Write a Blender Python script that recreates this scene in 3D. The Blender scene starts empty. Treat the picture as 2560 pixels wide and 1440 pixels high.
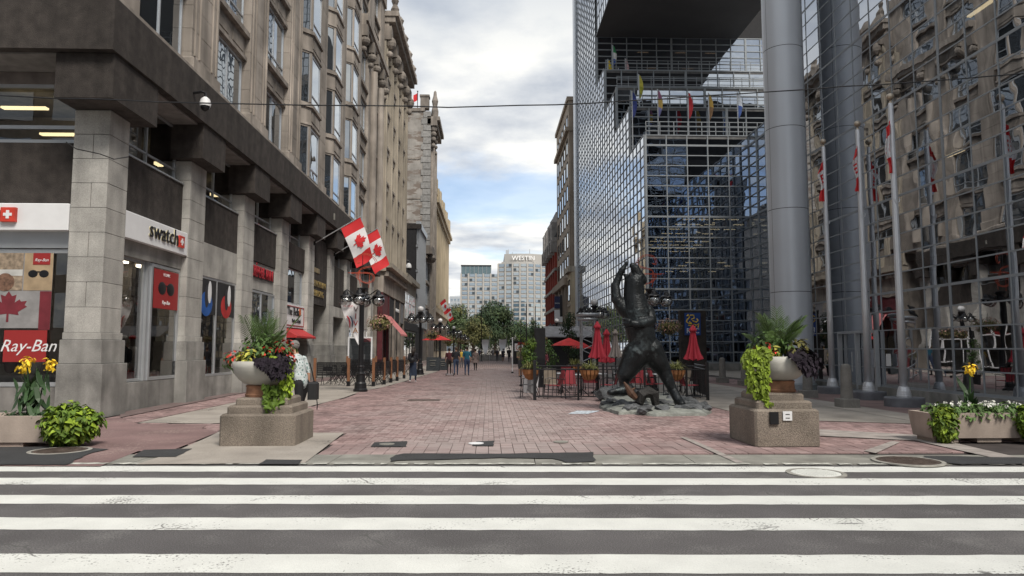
import bpy, math, random
import numpy as np
from mathutils import Vector, Matrix, Euler
random.seed(7)
R=math.radians
SC=bpy.context.scene
COL=SC.collection
# ---------------------------------------------------------------- camera, sky, sun, exposure
F_PX=1780.0; PITCH=math.atan(153/F_PX); YAW=math.atan(58/F_PX); EYE=1.6
cd=bpy.data.cameras.new('camera'); cam=bpy.data.objects.new('camera',cd); COL.objects.link(cam)
cd.sensor_width=36; cd.lens=36*F_PX/2560; cd.clip_start=0.1; cd.clip_end=6000
cam.location=(0,0,EYE); cam.rotation_euler=(R(90)+PITCH,0,-YAW)
SC.camera=cam
W=bpy.data.worlds.new("World"); SC.world=W; W.use_nodes=True
SUN_EL=R(52); SUN_AZ=R(150)      # azimuth clockwise from +Y (the street direction)
def build_world():
    nt=W.node_tree; N=nt.nodes; L=nt.links; N.clear()
    out=N.new('ShaderNodeOutputWorld')
    sky=N.new('ShaderNodeTexSky'); sky.sky_type='NISHITA'; sky.sun_disc=False
    sky.sun_elevation=SUN_EL; sky.sun_rotation=SUN_AZ; sky.air_density=1.0; sky.dust_density=1.5; sky.ozone_density=1.2
    b1=N.new('ShaderNodeBackground'); b1.inputs[1].default_value=0.13; L.new(sky.outputs[0],b1.inputs[0])
    tc=N.new('ShaderNodeTexCoord'); sp=N.new('ShaderNodeSeparateXYZ'); L.new(tc.outputs['Generated'],sp.inputs[0])
    def math_(op,a,b=None,clamp=False):
        m=N.new('ShaderNodeMath'); m.operation=op; m.use_clamp=clamp
        for i,s in enumerate((a,b)):
            if s is None: continue
            if isinstance(s,(int,float)): m.inputs[i].default_value=s
            else: L.new(s,m.inputs[i])
        return m.outputs[0]
    z=math_('MAXIMUM',sp.outputs[2],0.0); zz=math_('ADD',z,0.10)
    cx=math_('DIVIDE',sp.outputs[0],zz); cy=math_('DIVIDE',sp.outputs[1],zz)
    cb=N.new('ShaderNodeCombineXYZ'); L.new(cx,cb.inputs[0]); L.new(cy,cb.inputs[1]); cb.inputs[2].default_value=3.7
    n1=N.new('ShaderNodeTexNoise'); n1.inputs['Scale'].default_value=0.85; n1.inputs['Detail'].default_value=9; n1.inputs['Roughness'].default_value=0.58; n1.inputs['Distortion'].default_value=0.25
    L.new(cb.outputs[0],n1.inputs['Vector'])
    n2=N.new('ShaderNodeTexNoise'); n2.inputs['Scale'].default_value=1.9; n2.inputs['Detail'].default_value=7; n2.inputs['Roughness'].default_value=0.55
    L.new(cb.outputs[0],n2.inputs['Vector'])
    # how much cloud by height: a thinner belt low over the roofs
    cov=N.new('ShaderNodeValToRGB'); L.new(z,cov.inputs[0]); e=cov.color_ramp.elements
    e[0].position=0; e[0].color=(.62,)*3+(1,); e[1].position=1; e[1].color=(.62,)*3+(1,)
    for p,v in ((.10,.64),(.15,.56),(.185,.47),(.215,.44),(.25,.58),(.33,.85),(.6,.70)):
        q=e.new(p); q.color=(v,v,v,1)
    a=math_('ADD',n1.outputs[0],math_('SUBTRACT',cov.outputs[0],0.5))
    mask=N.new('ShaderNodeMapRange'); mask.interpolation_type='SMOOTHSTEP'; L.new(a,mask.inputs[0]); mask.inputs[1].default_value=0.40; mask.inputs[2].default_value=0.56; mask.inputs[3].default_value=.32
    shade=N.new('ShaderNodeValToRGB'); L.new(n2.outputs[0],shade.inputs[0]); e=shade.color_ramp.elements
    e[0].position=.34; e[0].color=(.33,.36,.41,1); e[1].position=.61; e[1].color=(.73,.72,.68,1); q=e.new(.48); q.color=(.52,.535,.55,1)
    hi=N.new('ShaderNodeMapRange'); L.new(z,hi.inputs[0]); hi.inputs[1].default_value=.36; hi.inputs[2].default_value=.46; hi.inputs[3].default_value=0; hi.inputs[4].default_value=.55
    mx=N.new('ShaderNodeMixRGB'); L.new(hi.outputs[0],mx.inputs[0]); L.new(shade.outputs[0],mx.inputs[1]); mx.inputs[2].default_value=(.31,.35,.41,1)
    b2=N.new('ShaderNodeBackground'); b2.inputs[1].default_value=1.0; L.new(mx.outputs[0],b2.inputs[0])
    ms=N.new('ShaderNodeMixShader'); L.new(mask.outputs[0],ms.inputs[0]); L.new(b1.outputs[0],ms.inputs[1]); L.new(b2.outputs[0],ms.inputs[2])
    L.new(ms.outputs[0],out.inputs[0])
build_world()
sl=bpy.data.lights.new('sun','SUN'); sl.energy=2.4; sl.angle=R(20); sl.color=(1,.93,.84)
so=bpy.data.objects.new('sun',sl); COL.objects.link(so)
_d=Vector((math.sin(SUN_AZ)*math.cos(SUN_EL),math.cos(SUN_AZ)*math.cos(SUN_EL),math.sin(SUN_EL)))
so.rotation_euler=_d.to_track_quat('Z','Y').to_euler(); so.location=(20,-20,60)
SC.view_settings.view_transform='Standard'; SC.view_settings.look='None'; SC.view_settings.gamma=1; SC.view_settings.use_curve_mapping=False
SC.view_settings.exposure=0.66
SC.render.engine='CYCLES'; SC.cycles.max_bounces=7; SC.cycles.transparent_max_bounces=10; SC.cycles.glossy_bounces=4

# ---------------------------------------------------------------- pixel -> place helpers (layout only)
def ray(px,py):
    x=(px-1280)/F_PX; y=-(py-720)/F_PX
    f=(math.sin(YAW)*math.cos(PITCH),math.cos(YAW)*math.cos(PITCH),math.sin(PITCH)); r=(math.cos(YAW),-math.sin(YAW),0)
    u=(-math.sin(YAW)*math.sin(PITCH),-math.cos(YAW)*math.sin(PITCH),math.cos(PITCH))
    return [f[i]+x*r[i]+y*u[i] for i in range(3)]
def gp(px,py,z=0.0):
    d=ray(px,py); t=(z-EYE)/d[2]; return (d[0]*t,d[1]*t)
def atX(px,py,X):
    d=ray(px,py); t=X/d[0]; return (X,d[1]*t,EYE+d[2]*t)
def atY(px,py,Y):
    d=ray(px,py); t=Y/d[1]; return (d[0]*t,Y,EYE+d[2]*t)
# cross-street frame (kerb and crossing run along u)
CA=R(2.1)
def cr(u,v,z=0.0): return (u*math.cos(CA)+v*math.sin(CA), -u*math.sin(CA)+v*math.cos(CA), z)

# ---------------------------------------------------------------- materials
MATS={}
def mat(name,col,rough=.8,metal=0,ns=3.0,na=.25,bump=0.0,bs=40.0,island=0.0,spec=.4,emit=0,streak=0,alpha=None,fine=0.0):
    """procedural material: colour broken by large noise, fine noise, per-piece variation, vertical streaks"""
    if name in MATS: return MATS[name]
    m=bpy.data.materials.new(name); m.use_nodes=True; nt=m.node_tree; N=nt.nodes; L=nt.links
    b=N['Principled BSDF']; b.inputs['Roughness'].default_value=rough; b.inputs['Metallic'].default_value=metal
    b.inputs['Specular IOR Level'].default_value=spec
    tc=N.new('ShaderNodeTexCoord'); geo=N.new('ShaderNodeNewGeometry')
    n=N.new('ShaderNodeTexNoise'); n.inputs['Scale'].default_value=ns; n.inputs['Detail'].default_value=6; L.new(geo.outputs['Position'],n.inputs['Vector'])
    mr=N.new('ShaderNodeMapRange'); L.new(n.outputs[0],mr.inputs[0]); mr.inputs[1].default_value=.3; mr.inputs[2].default_value=.7; mr.inputs[3].default_value=1-na; mr.inputs[4].default_value=1+na
    fac=mr.outputs[0]
    def mul(a,b_):
        q=N.new('ShaderNodeMath'); q.operation='MULTIPLY'; L.new(a,q.inputs[0]); L.new(b_,q.inputs[1]); return q.outputs[0]
    if fine:
        n3=N.new('ShaderNodeTexNoise'); n3.inputs['Scale'].default_value=90; n3.inputs['Detail'].default_value=3; L.new(geo.outputs['Position'],n3.inputs['Vector'])
        m3=N.new('ShaderNodeMapRange'); L.new(n3.outputs[0],m3.inputs[0]); m3.inputs[1].default_value=.3; m3.inputs[2].default_value=.7; m3.inputs[3].default_value=1-fine; m3.inputs[4].default_value=1+fine
        fac=mul(fac,m3.outputs[0])
    if island:
        m2=N.new('ShaderNodeMapRange'); L.new(geo.outputs['Random Per Island'],m2.inputs[0]); m2.inputs[3].default_value=1-island; m2.inputs[4].default_value=1+island
        fac=mul(fac,m2.outputs[0])
        oi=N.new('ShaderNodeObjectInfo'); m5=N.new('ShaderNodeMapRange'); L.new(oi.outputs['Random'],m5.inputs[0]); m5.inputs[3].default_value=1-island*.6; m5.inputs[4].default_value=1+island*.6
        fac=mul(fac,m5.outputs[0])
    if streak:
        mp=N.new('ShaderNodeMapping'); mp.inputs['Scale'].default_value=(1,1,.06); L.new(geo.outputs['Position'],mp.inputs[0])
        n4=N.new('ShaderNodeTexNoise'); n4.inputs['Scale'].default_value=2.2; n4.inputs['Detail'].default_value=5; L.new(mp.outputs[0],n4.inputs['Vector'])
        m4=N.new('ShaderNodeMapRange'); L.new(n4.outputs[0],m4.inputs[0]); m4.inputs[1].default_value=.35; m4.inputs[2].default_value=.65; m4.inputs[3].default_value=1-streak; m4.inputs[4].default_value=1+streak*.5
        fac=mul(fac,m4.outputs[0])
    vm=N.new('ShaderNodeVectorMath'); vm.operation='SCALE'; vm.inputs[0].default_value=col[:3]; L.new(fac,vm.inputs['Scale'])
    L.new(vm.outputs[0],b.inputs['Base Color'])
    if bump:
        nb=N.new('ShaderNodeTexNoise'); nb.inputs['Scale'].default_value=bs; nb.inputs['Detail'].default_value=4; L.new(geo.outputs['Position'],nb.inputs['Vector'])
        bn=N.new('ShaderNodeBump'); bn.inputs['Strength'].default_value=bump; bn.inputs['Distance'].default_value=.02; L.new(nb.outputs[0],bn.inputs['Height']); L.new(bn.outputs[0],b.inputs['Normal'])
    if emit:
        b.inputs['Emission Color'].default_value=tuple(col[:3])+(1,); b.inputs['Emission Strength'].default_value=emit
    MATS[name]=m; return m
def glass(name,refl,tint,trans,rough=0.0,wave=0.0,rt=(1,1,1)):
    """window glass: mirror share grows with the viewing angle; the rest shows a darkened interior"""
    m=bpy.data.materials.new(name); m.use_nodes=True; nt=m.node_tree; N=nt.nodes; L=nt.links; N.clear()
    o=N.new('ShaderNodeOutputMaterial'); g=N.new('ShaderNodeBsdfGlossy'); g.inputs['Roughness'].default_value=rough; g.inputs['Color'].default_value=tuple(rt)+(1,)
    if trans: t=N.new('ShaderNodeBsdfTransparent'); t.inputs['Color'].default_value=tuple(tint)+(1,)
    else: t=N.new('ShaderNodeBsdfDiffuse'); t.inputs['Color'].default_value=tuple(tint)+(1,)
    fr=N.new('ShaderNodeFresnel'); fr.inputs['IOR'].default_value=1.5
    mr=N.new('ShaderNodeMapRange'); L.new(fr.outputs[0],mr.inputs[0]); mr.inputs[1].default_value=0.04; mr.inputs[2].default_value=.7; mr.inputs[3].default_value=refl; mr.inputs[4].default_value=1.0
    mx=N.new('ShaderNodeMixShader'); L.new(mr.outputs[0],mx.inputs[0]); L.new(t.outputs[0],mx.inputs[1]); L.new(g.outputs[0],mx.inputs[2]); L.new(mx.outputs[0],o.inputs[0])
    if wave:
        geo=N.new('ShaderNodeNewGeometry'); nb=N.new('ShaderNodeTexNoise'); nb.inputs['Scale'].default_value=.55; nb.inputs['Detail'].default_value=2; L.new(geo.outputs['Position'],nb.inputs['Vector'])
        bn=N.new('ShaderNodeBump'); bn.inputs['Strength'].default_value=wave; bn.inputs['Distance'].default_value=.05; L.new(nb.outputs[0],bn.inputs['Height']); L.new(bn.outputs[0],g.inputs['Normal'])
    MATS[name]=m; return m
G_BANK=glass('bank_glass',.50,(.34,.35,.37),True,wave=.14,rt=(.92,.95,1.0))
G_STREET=glass('street_face_glass',.55,(.10,.11,.12),True,wave=.05,rt=(.92,.95,1.0))
G_COURT=glass('court_glass',.5,(.14,.15,.17),True,wave=.16,rt=(.80,.88,1.0))
G_SHOP=glass('shop_glass',.16,(.62,.64,.64),True,wave=.06)
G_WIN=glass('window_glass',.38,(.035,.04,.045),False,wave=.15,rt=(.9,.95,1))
G_FAR=glass('hotel_glass',.30,(.11,.17,.22),False)
G_GLOBE=glass('globe_glass',.18,(.86,.88,.88),True)
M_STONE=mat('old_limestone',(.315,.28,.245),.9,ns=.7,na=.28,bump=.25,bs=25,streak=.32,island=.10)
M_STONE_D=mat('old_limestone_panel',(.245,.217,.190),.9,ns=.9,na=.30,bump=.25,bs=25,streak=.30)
M_STONE_L=mat('pale_limestone',(.37,.33,.27),.9,ns=.5,na=.2,bump=.2,streak=.25)
M_BANKST=mat('tan_limestone',(.44,.37,.26),.9,ns=.3,na=.18,streak=.15)
M_GRAN=mat('grey_granite',(.37,.36,.335),.75,ns=1.6,na=.22,bump=.15,bs=60,island=.14,fine=.28,streak=.22)
M_GRAN_D=mat('grey_granite_worn',(.25,.245,.23),.8,ns=1.6,na=.32,bump=.2,bs=60,island=.14,fine=.22,streak=.25)
M_STUC=mat('dark_stucco',(.047,.040,.036),.95,ns=4,na=.30,bump=.7,bs=45,fine=.35,streak=.3)
M_MORT=mat('mortar',(.13,.125,.115),.95)
M_ALU=mat('aluminium_frame',(.48,.50,.52),.4,.6,na=.06)
M_MULL=mat('mullion_metal',(.27,.295,.315),.45,.15,na=.05)
M_MULL_F=mat('mullion_dark',(.20,.215,.23),.45,.5,na=.05)
M_COLM=mat('column_cladding',(.56,.59,.63),.42,.25,ns=.4,na=.05)
M_DARK=mat('dark_interior',(.03,.03,.032),.9)
M_INT=mat('interior_wall',(.34,.31,.28),.9)
M_BLK=mat('black_paint',(.018,.018,.02),.35,.2,na=.15)
M_BLKM=mat('black_matte',(.022,.022,.024),.8,na=.2)
M_WHT=mat('white_board',(.74,.75,.76),.5,na=.04)
M_RED=mat('flag_red',(.62,.03,.035),.75,na=.08)
M_WCL=mat('flag_white',(.75,.75,.76),.8,na=.05)
M_UMB=mat('umbrella_red',(.42,.035,.055),.8,na=.12)
M_UMBG=mat('umbrella_taupe',(.20,.175,.165),.85,na=.12)
M_SLAT=mat('grey_louvre',(.19,.19,.20),.6)
M_LIGHT=mat('ceiling_light',(1,.78,.42),.5,emit=1.6)

# ---------------------------------------------------------------- mesh builder
class MB:
    def __init__(s): s.v=[]; s.f=[]; s.m=[]; s.k=0
    def add(s,vs,fs):
        b=len(s.v); s.v.extend([tuple(p) for p in vs]); s.f.extend([tuple(i+b for i in f) for f in fs]); s.m.extend([s.k]*len(fs)); return s
    def box(s,x0,x1,y0,y1,z0,z1):
        return s.add([(x0,y0,z0),(x1,y0,z0),(x1,y1,z0),(x0,y1,z0),(x0,y0,z1),(x1,y0,z1),(x1,y1,z1),(x0,y1,z1)],
          [(0,3,2,1),(4,5,6,7),(0,1,5,4),(1,2,6,5),(2,3,7,6),(3,0,4,7)])
    def bbox(s,x0,x1,y0,y1,z0,z1,b=.02):   # chamfered box (top edges and upright edges)
        c=[(x0+b,y0),(x1-b,y0),(x1,y0+b),(x1,y1-b),(x1-b,y1),(x0+b,y1),(x0,y1-b),(x0,y0+b)]
        ci=[(x0+b,y0+b),(x1-b,y0+b),(x1-b,y0+b),(x1-b,y1-b),(x1-b,y1-b),(x0+b,y1-b),(x0+b,y1-b),(x0+b,y0+b)]
        vs=[(x,y,z0) for x,y in c]+[(x,y,z1-b) for x,y in c]+[((x0+x1)/2+(x-(x0+x1)/2)*(1-2*b/max(x1-x0,.01)),(y0+y1)/2+(y-(y0+y1)/2)*(1-2*b/max(y1-y0,.01)),z1) for x,y in c]
        fs=[tuple(range(7,-1,-1)),tuple(range(16,24))]
        for r in (0,8):
            for i in range(8): j=(i+1)%8; fs.append((r+i,r+j,r+8+j,r+8+i))
        return s.add(vs,fs)
    def prism(s,poly,z0,z1):
        n=len(poly); vs=[(x,y,z0) for x,y in poly]+[(x,y,z1) for x,y in poly]
        fs=[tuple(range(n-1,-1,-1)),tuple(range(n,2*n))]+[(i,(i+1)%n,n+(i+1)%n,n+i) for i in range(n)]
        return s.add(vs,fs)
    def lathe(s,cx,cy,prof,n=16,cap=True,sx=1,sy=1):
        vs=[]
        for r,z in prof:
            for i in range(n): a=2*math.pi*i/n; vs.append((cx+r*sx*math.cos(a),cy+r*sy*math.sin(a),z))
        fs=[]
        for k in range(len(prof)-1):
            for i in range(n): j=(i+1)%n; fs.append((k*n+i,k*n+j,(k+1)*n+j,(k+1)*n+i))
        if cap: fs.append(tuple(range(n-1,-1,-1))); fs.append(tuple(range((len(prof)-1)*n,len(prof)*n)))
        return s.add(vs,fs)
    def tube(s,pts,r,n=6,cap=True):
        pts=[Vector(p) for p in pts]; vs=[]; m=len(pts); up=None
        rr=r if isinstance(r,(list,tuple)) else [r]*m
        for i,p in enumerate(pts):
            t=(pts[min(i+1,m-1)]-pts[max(i-1,0)]); t=t.normalized() if t.length>1e-9 else Vector((0,0,1))
            if up is None:
                up=Vector((0,0,1)) if abs(t.z)<.9 else Vector((1,0,0))
            a=t.cross(up); a=a.normalized() if a.length>1e-6 else t.orthogonal().normalized(); b=a.cross(t).normalized(); up=b
            for k in range(n): an=2*math.pi*k/n; vs.append(tuple(p+(a*math.cos(an)+b*math.sin(an))*rr[i]))
        fs=[(i*n+k,i*n+(k+1)%n,(i+1)*n+(k+1)%n,(i+1)*n+k) for i in range(m-1) for k in range(n)]
        if cap: fs+= [tuple(range(n-1,-1,-1)),tuple(range((m-1)*n,m*n))]
        return s.add(vs,fs)
    def ball(s,c,r,n=12,m=8,sc=(1,1,1)):
        vs=[(c[0],c[1],c[2]-r*sc[2])]
        for k in range(1,m):
            a=-math.pi/2+math.pi*k/m
            for i in range(n): b=2*math.pi*i/n; vs.append((c[0]+r*sc[0]*math.cos(a)*math.cos(b),c[1]+r*sc[1]*math.cos(a)*math.sin(b),c[2]+r*sc[2]*math.sin(a)))
        vs.append((c[0],c[1],c[2]+r*sc[2])); T=len(vs)-1; fs=[(0,1+(i+1)%n,1+i) for i in range(n)]
        for k in range(m-2):
            for i in range(n): j=(i+1)%n; fs.append((1+k*n+i,1+k*n+j,1+(k+1)*n+j,1+(k+1)*n+i))
        fs+=[(T,1+(m-2)*n+i,1+(m-2)*n+(i+1)%n) for i in range(n)]
        return s.add(vs,fs)
    def quad(s,a,b,c,d): return s.add([a,b,c,d],[(0,1,2,3)])
    def slab(s,a,b,c,d,t):   # quad with thickness t along its normal (away)
        A,B,C_,D=[Vector(q) for q in (a,b,c,d)]; n=(B-A).cross(D-A).normalized()*t
        return s.add([A,B,C_,D,A-n,B-n,C_-n,D-n],[(0,1,2,3),(7,6,5,4),(0,4,5,1),(1,5,6,2),(2,6,7,3),(3,7,4,0)])
    def xf(s,M):
        s.v=[tuple(M@Vector(p)) for p in s.v]; return s
    def obj(s,name,m,parent=None,local=False,smooth=False,label=None):
        me=bpy.data.meshes.new(name)
        v=s.v
        if parent is not None and not local:
            l=world_loc(parent); v=[(p[0]-l[0],p[1]-l[1],p[2]-l[2]) for p in v]
        me.from_pydata(v,[],s.f)
        ms=m if isinstance(m,(list,tuple)) else [m]
        for q in ms: me.materials.append(q)
        if len(ms)>1: me.polygons.foreach_set('material_index',s.m)
        if smooth: me.polygons.foreach_set('use_smooth',[True]*len(me.polygons))
        me.update()
        o=bpy.data.objects.new(name,me); COL.objects.link(o)
        if parent is not None: o.parent=parent
        if label: o['label']=label
        return o
def world_loc(o):
    v=Vector((0,0,0))
    while o is not None: v+=o.location; o=o.parent
    return v
def thing(name,label,cat,loc=(0,0,0),rz=0,group=None):
    o=bpy.data.objects.new(name,None); COL.objects.link(o); o.empty_display_size=.2
    o.location=loc; o.rotation_euler=(0,0,rz); o['label']=label; o['category']=cat
    if group: o['group']=group
    return o
def tag(o,label,cat,group=None):
    o['label']=label; o['category']=cat
    if group: o['group']=group
    return o
def struct(o): o['kind']='structure'; return o
def stuff(o): o['kind']='stuff'; return o
def dup(o,loc=None,rz=None,label=None,parent=None,group=None):
    c=o.copy(); COL.objects.link(c)
    if parent is not None: c.parent=parent
    if loc is not None: c.location=loc
    if rz is not None: c.rotation_euler=(0,0,rz)
    if label: c['label']=label
    if group: c['group']=group
    for ch in list(o.children): dup(ch,parent=c)
    return c
def text(name,s,m,parent,loc,rot,width=None,size=1.0,ext=.01,local=False,align='CENTER',sx=1.0,spacing=1.0,shear=0.0):
    cu=bpy.data.curves.new(name,'FONT'); cu.body=s; cu.size=size; cu.extrude=ext; cu.align_x=align; cu.space_character=spacing; cu.resolution_u=2; cu.shear=shear
    t=bpy.data.objects.new(name+'_tmp',cu); COL.objects.link(t)
    dg=bpy.context.evaluated_depsgraph_get(); me=bpy.data.meshes.new_from_object(t.evaluated_get(dg)); bpy.data.objects.remove(t)
    xs=[v.co.x for v in me.vertices]; w=max(xs)-min(xs) if xs else 1
    k=(width/w) if width else 1.0
    me.transform(Matrix.Diagonal((k*sx,k,1,1)))
    me.materials.clear(); me.materials.append(m)
    o=bpy.data.objects.new(name,me); COL.objects.link(o)
    l=Vector(loc)
    if parent is not None:
        o.parent=parent
        if not local: l=l-world_loc(parent)
    o.location=l; o.rotation_euler=rot
    return o
RX=(R(90),0,R(90))     # lettering on a wall that faces +X
RF=(R(90),0,0)         # lettering on a wall that faces -Y

def fuse(caps,name,mats,voxel=.03,smooth=3,parent=None,local=True):
    """tapered capsules melted into one continuous skin; every face takes the material of the nearest capsule"""
    mb=MB()
    for c in caps:
        p0,p1,r0,r1=Vector(c[0]),Vector(c[1]),c[2],c[3]; sy=c[5] if len(c)>5 else 1
        d=p1-p0; L=max(d.length,1e-4); q=Vector((0,0,1)).rotation_difference(d.normalized() if d.length>1e-6 else Vector((0,0,1)))
        prof=[]
        for k in range(5): a=-math.pi/2+math.pi/2*k/4; prof.append((max(r0*math.cos(a),.001),r0*math.sin(a)))
        for k in range(5): a=math.pi/2*k/4; prof.append((max(r1*math.cos(a),.001),L+r1*math.sin(a)))
        t=MB(); t.lathe(0,0,prof,20); t.v=[tuple(q@Vector(v)+p0) for v in t.v]
        if sy!=1: cy=(p0.y+p1.y)/2; t.v=[(v[0],cy+(v[1]-cy)*sy,v[2]) for v in t.v]
        mb.add(t.v,t.f)
    me=bpy.data.meshes.new('tmp'); me.from_pydata(mb.v,[],mb.f)
    o=bpy.data.objects.new('tmp',me); COL.objects.link(o)
    m=o.modifiers.new('r','REMESH'); m.mode='VOXEL'; m.voxel_size=voxel; m.use_smooth_shade=True
    s=o.modifiers.new('s','SMOOTH'); s.factor=.5; s.iterations=smooth
    dg=bpy.context.evaluated_depsgraph_get(); nm=bpy.data.meshes.new_from_object(o.evaluated_get(dg)); bpy.data.objects.remove(o)
    nm.name=name; nm.materials.clear()
    for q in mats: nm.materials.append(q)
    if len(mats)>1:
        n=len(nm.polygons); C=np.zeros(n*3); nm.polygons.foreach_get('center',C); C=C.reshape(-1,3); best=np.full(n,1e9); idx=np.zeros(n,int)
        for c in caps:
            a=np.array(c[0],float); b=np.array(c[1],float); d=b-a; t=np.clip(((C-a)@d)/max(d@d,1e-9),0,1); D=C-(a+t[:,None]*d)
            if len(c)>5 and c[5]!=1: D[:,1]/=c[5]
            dist=np.linalg.norm(D,axis=1)-(c[2]+(c[3]-c[2])*t); u=dist<best; best[u]=dist[u]; idx[u]=c[4]
        nm.polygons.foreach_set('material_index',idx)
    nm.polygons.foreach_set('use_smooth',[True]*len(nm.polygons)); nm.update()
    ob=bpy.data.objects.new(name,nm); COL.objects.link(ob)
    if parent: ob.parent=parent
    return ob
HEART=[(0,0),(.30,.14),(.46,-.05),(.34,-.42),(0,-1.0),(-.34,-.42),(-.46,-.05),(-.30,.14)]
OVAL=[(0,0),(.22,-.3),(.2,-.65),(0,-1),(-.2,-.65),(-.22,-.3)]
def leaf(mb,p,n,size,shape=OVAL,tipdown=.6):
    """one leaf: lies with its face along n, its tip turned down"""
    n=Vector(n).normalized(); t=Vector((random.uniform(-.5,.5),random.uniform(-.5,.5),-tipdown+random.uniform(-.3,.3)))
    t=t-n*t.dot(n)
    if t.length<1e-3: t=n.orthogonal()
    t.normalize(); s=t.cross(n)
    base=len(mb.v); P=Vector(p)
    for i,(x,y) in enumerate(shape): mb.v.append(tuple(P+s*x*size-t*y*size-n*abs(x)*size*.35*(-1 if i else 0)-n*.15*size*abs(y)**2))
    mb.f.append(tuple(range(base,base+len(shape)))); mb.m.append(mb.k)
def leaves(mb,c,rad,n,size,shape=OVAL,shell=.55,nup=.5,lump=0,ymax=None):
    L=[(Vector((random.gauss(0,1),random.gauss(0,1),random.gauss(0,1))).normalized(),random.uniform(-.18,.22)) for _ in range(lump)]
    for _ in range(n):
        d=Vector((random.gauss(0,1),random.gauss(0,1),random.gauss(0,1))).normalized()
        k=random.uniform(shell,1)
        for l,a in L:
            w=d.dot(l)
            if w>.75: k*=1+a*(w-.75)*4
        p=(c[0]+d.x*rad[0]*k,c[1]+d.y*rad[1]*k,c[2]+d.z*rad[2]*k)
        nn=d+Vector((random.uniform(-.6,.6),random.uniform(-.6,.6),random.uniform(-.6,.6)+nup))
        leaf(mb,p,nn,size*random.uniform(.7,1.25),shape)
# ================================================================ GROUND
M_ASPH=mat('asphalt',(.118,.112,.113),.9,ns=.9,na=.16,bump=.8,bs=120,fine=.45)
M_ASPH_N=mat('asphalt_patch',(.045,.046,.048),.92,ns=2,na=.15,bump=.6,bs=120,fine=.3)
M_STRIPE=mat('white_road_paint',(.66,.67,.635),.7,ns=2.5,na=.07,bump=.25,bs=90,fine=.07)
M_CONC=mat('pavement_concrete',(.33,.30,.265),.9,ns=1.3,na=.18,bump=.3,bs=80,fine=.15)
M_KERB=mat('kerb_concrete',(.235,.23,.205),.9,ns=2.2,na=.28,bump=.4,bs=60,fine=.2)
M_REDC=mat('red_pavement',(.20,.13,.125),.9,ns=1.1,na=.22,bump=.3,bs=80,fine=.25)
M_BRICKS=mat('paver_red',(.255,.175,.168),.9,ns=.9,na=.28,bump=.4,bs=70,island=.26,fine=.18)
M_JOINT=mat('paver_joint',(.05,.042,.04),.95)
def wear(m,under,lo=.60,hi=.66,sc=38,big=1.1):
    # chips and scuffs: where two noises agree the surface below shows through
    nt=m.node_tree; N=nt.nodes; L=nt.links; b=N['Principled BSDF']; src=b.inputs['Base Color'].links[0].from_socket; geo=N.new('ShaderNodeNewGeometry')
    a=N.new('ShaderNodeTexNoise'); a.inputs['Scale'].default_value=sc; a.inputs['Detail'].default_value=4; L.new(geo.outputs['Position'],a.inputs['Vector'])
    c=N.new('ShaderNodeTexNoise'); c.inputs['Scale'].default_value=big; c.inputs['Detail'].default_value=5; L.new(geo.outputs['Position'],c.inputs['Vector'])
    s=N.new('ShaderNodeMath'); s.operation='MULTIPLY_ADD'; L.new(c.outputs[0],s.inputs[0]); s.inputs[1].default_value=.9; L.new(a.outputs[0],s.inputs[2])
    r=N.new('ShaderNodeMapRange'); L.new(s.outputs[0],r.inputs[0]); r.inputs[1].default_value=lo+.45; r.inputs[2].default_value=hi+.45
    mx=N.new('ShaderNodeMixRGB'); L.new(r.outputs[0],mx.inputs[0]); L.new(src,mx.inputs[1]); mx.inputs[2].default_value=tuple(under)+(1,); L.new(mx.outputs[0],b.inputs['Base Color'])
    v=N.new('ShaderNodeTexVoronoi'); v.feature='DISTANCE_TO_EDGE'; v.inputs['Scale'].default_value=.55; mp=N.new('ShaderNodeVectorMath'); mp.operation='ADD'; sc_=N.new('ShaderNodeVectorMath'); sc_.operation='SCALE'; sc_.inputs['Scale'].default_value=.5; L.new(c.outputs['Color'],sc_.inputs[0]); L.new(geo.outputs['Position'],mp.inputs[0]); L.new(sc_.outputs[0],mp.inputs[1]); L.new(mp.outputs[0],v.inputs['Vector'])
    k=N.new('ShaderNodeMapRange'); L.new(v.outputs['Distance'],k.inputs[0]); k.inputs[1].default_value=.003; k.inputs[2].default_value=.007; k.inputs[3].default_value=.8; k.inputs[4].default_value=0
    g=N.new('ShaderNodeMapRange'); L.new(c.outputs[0],g.inputs[0]); g.inputs[1].default_value=.56; g.inputs[2].default_value=.6
    km=N.new('ShaderNodeMath'); km.operation='MULTIPLY'; L.new(k.outputs[0],km.inputs[0]); L.new(g.outputs[0],km.inputs[1])
    m2=N.new('ShaderNodeMixRGB'); L.new(km.outputs[0],m2.inputs[0]); L.new(mx.outputs[0],m2.inputs[1]); m2.inputs[2].default_value=tuple(v_*.5 for v_ in under)+(1,); L.new(m2.outputs[0],b.inputs['Base Color'])
wear(M_STRIPE,(.17,.165,.16),.66,.76)
wear(M_ASPH,(.20,.195,.19),.54,.74,60,1.6)
wear(M_CONC,(.17,.155,.14),.64,.78,30,.9)
wear(M_REDC,(.30,.22,.20),.60,.74,30,.9)
def sheet(name,poly,z,m,thick=.0,kind='structure'):
    mb=MB()
    if thick: mb.prism(poly,z-thick,z)
    else: mb.add([(x,y,z) for x,y in poly],[tuple(range(len(poly)))])
    o=mb.obj(name,m); o['kind']=kind; return o
sheet('ground',[(-900,-900),(900,-900),(900,1500),(-900,1500)],-.03,M_CONC)
rd=[cr(u,v)[:2] for u,v in ((-300,-9),(300,-9),(300,10.05),(-300,10.05))]
sheet('road',rd,0,M_ASPH)
def wob(u0,u1,v,z,amp,n=160): return [cr(u0+(u1-u0)*i/n, v+random.uniform(-amp,amp),z) for i in range(n+1)]
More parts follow.
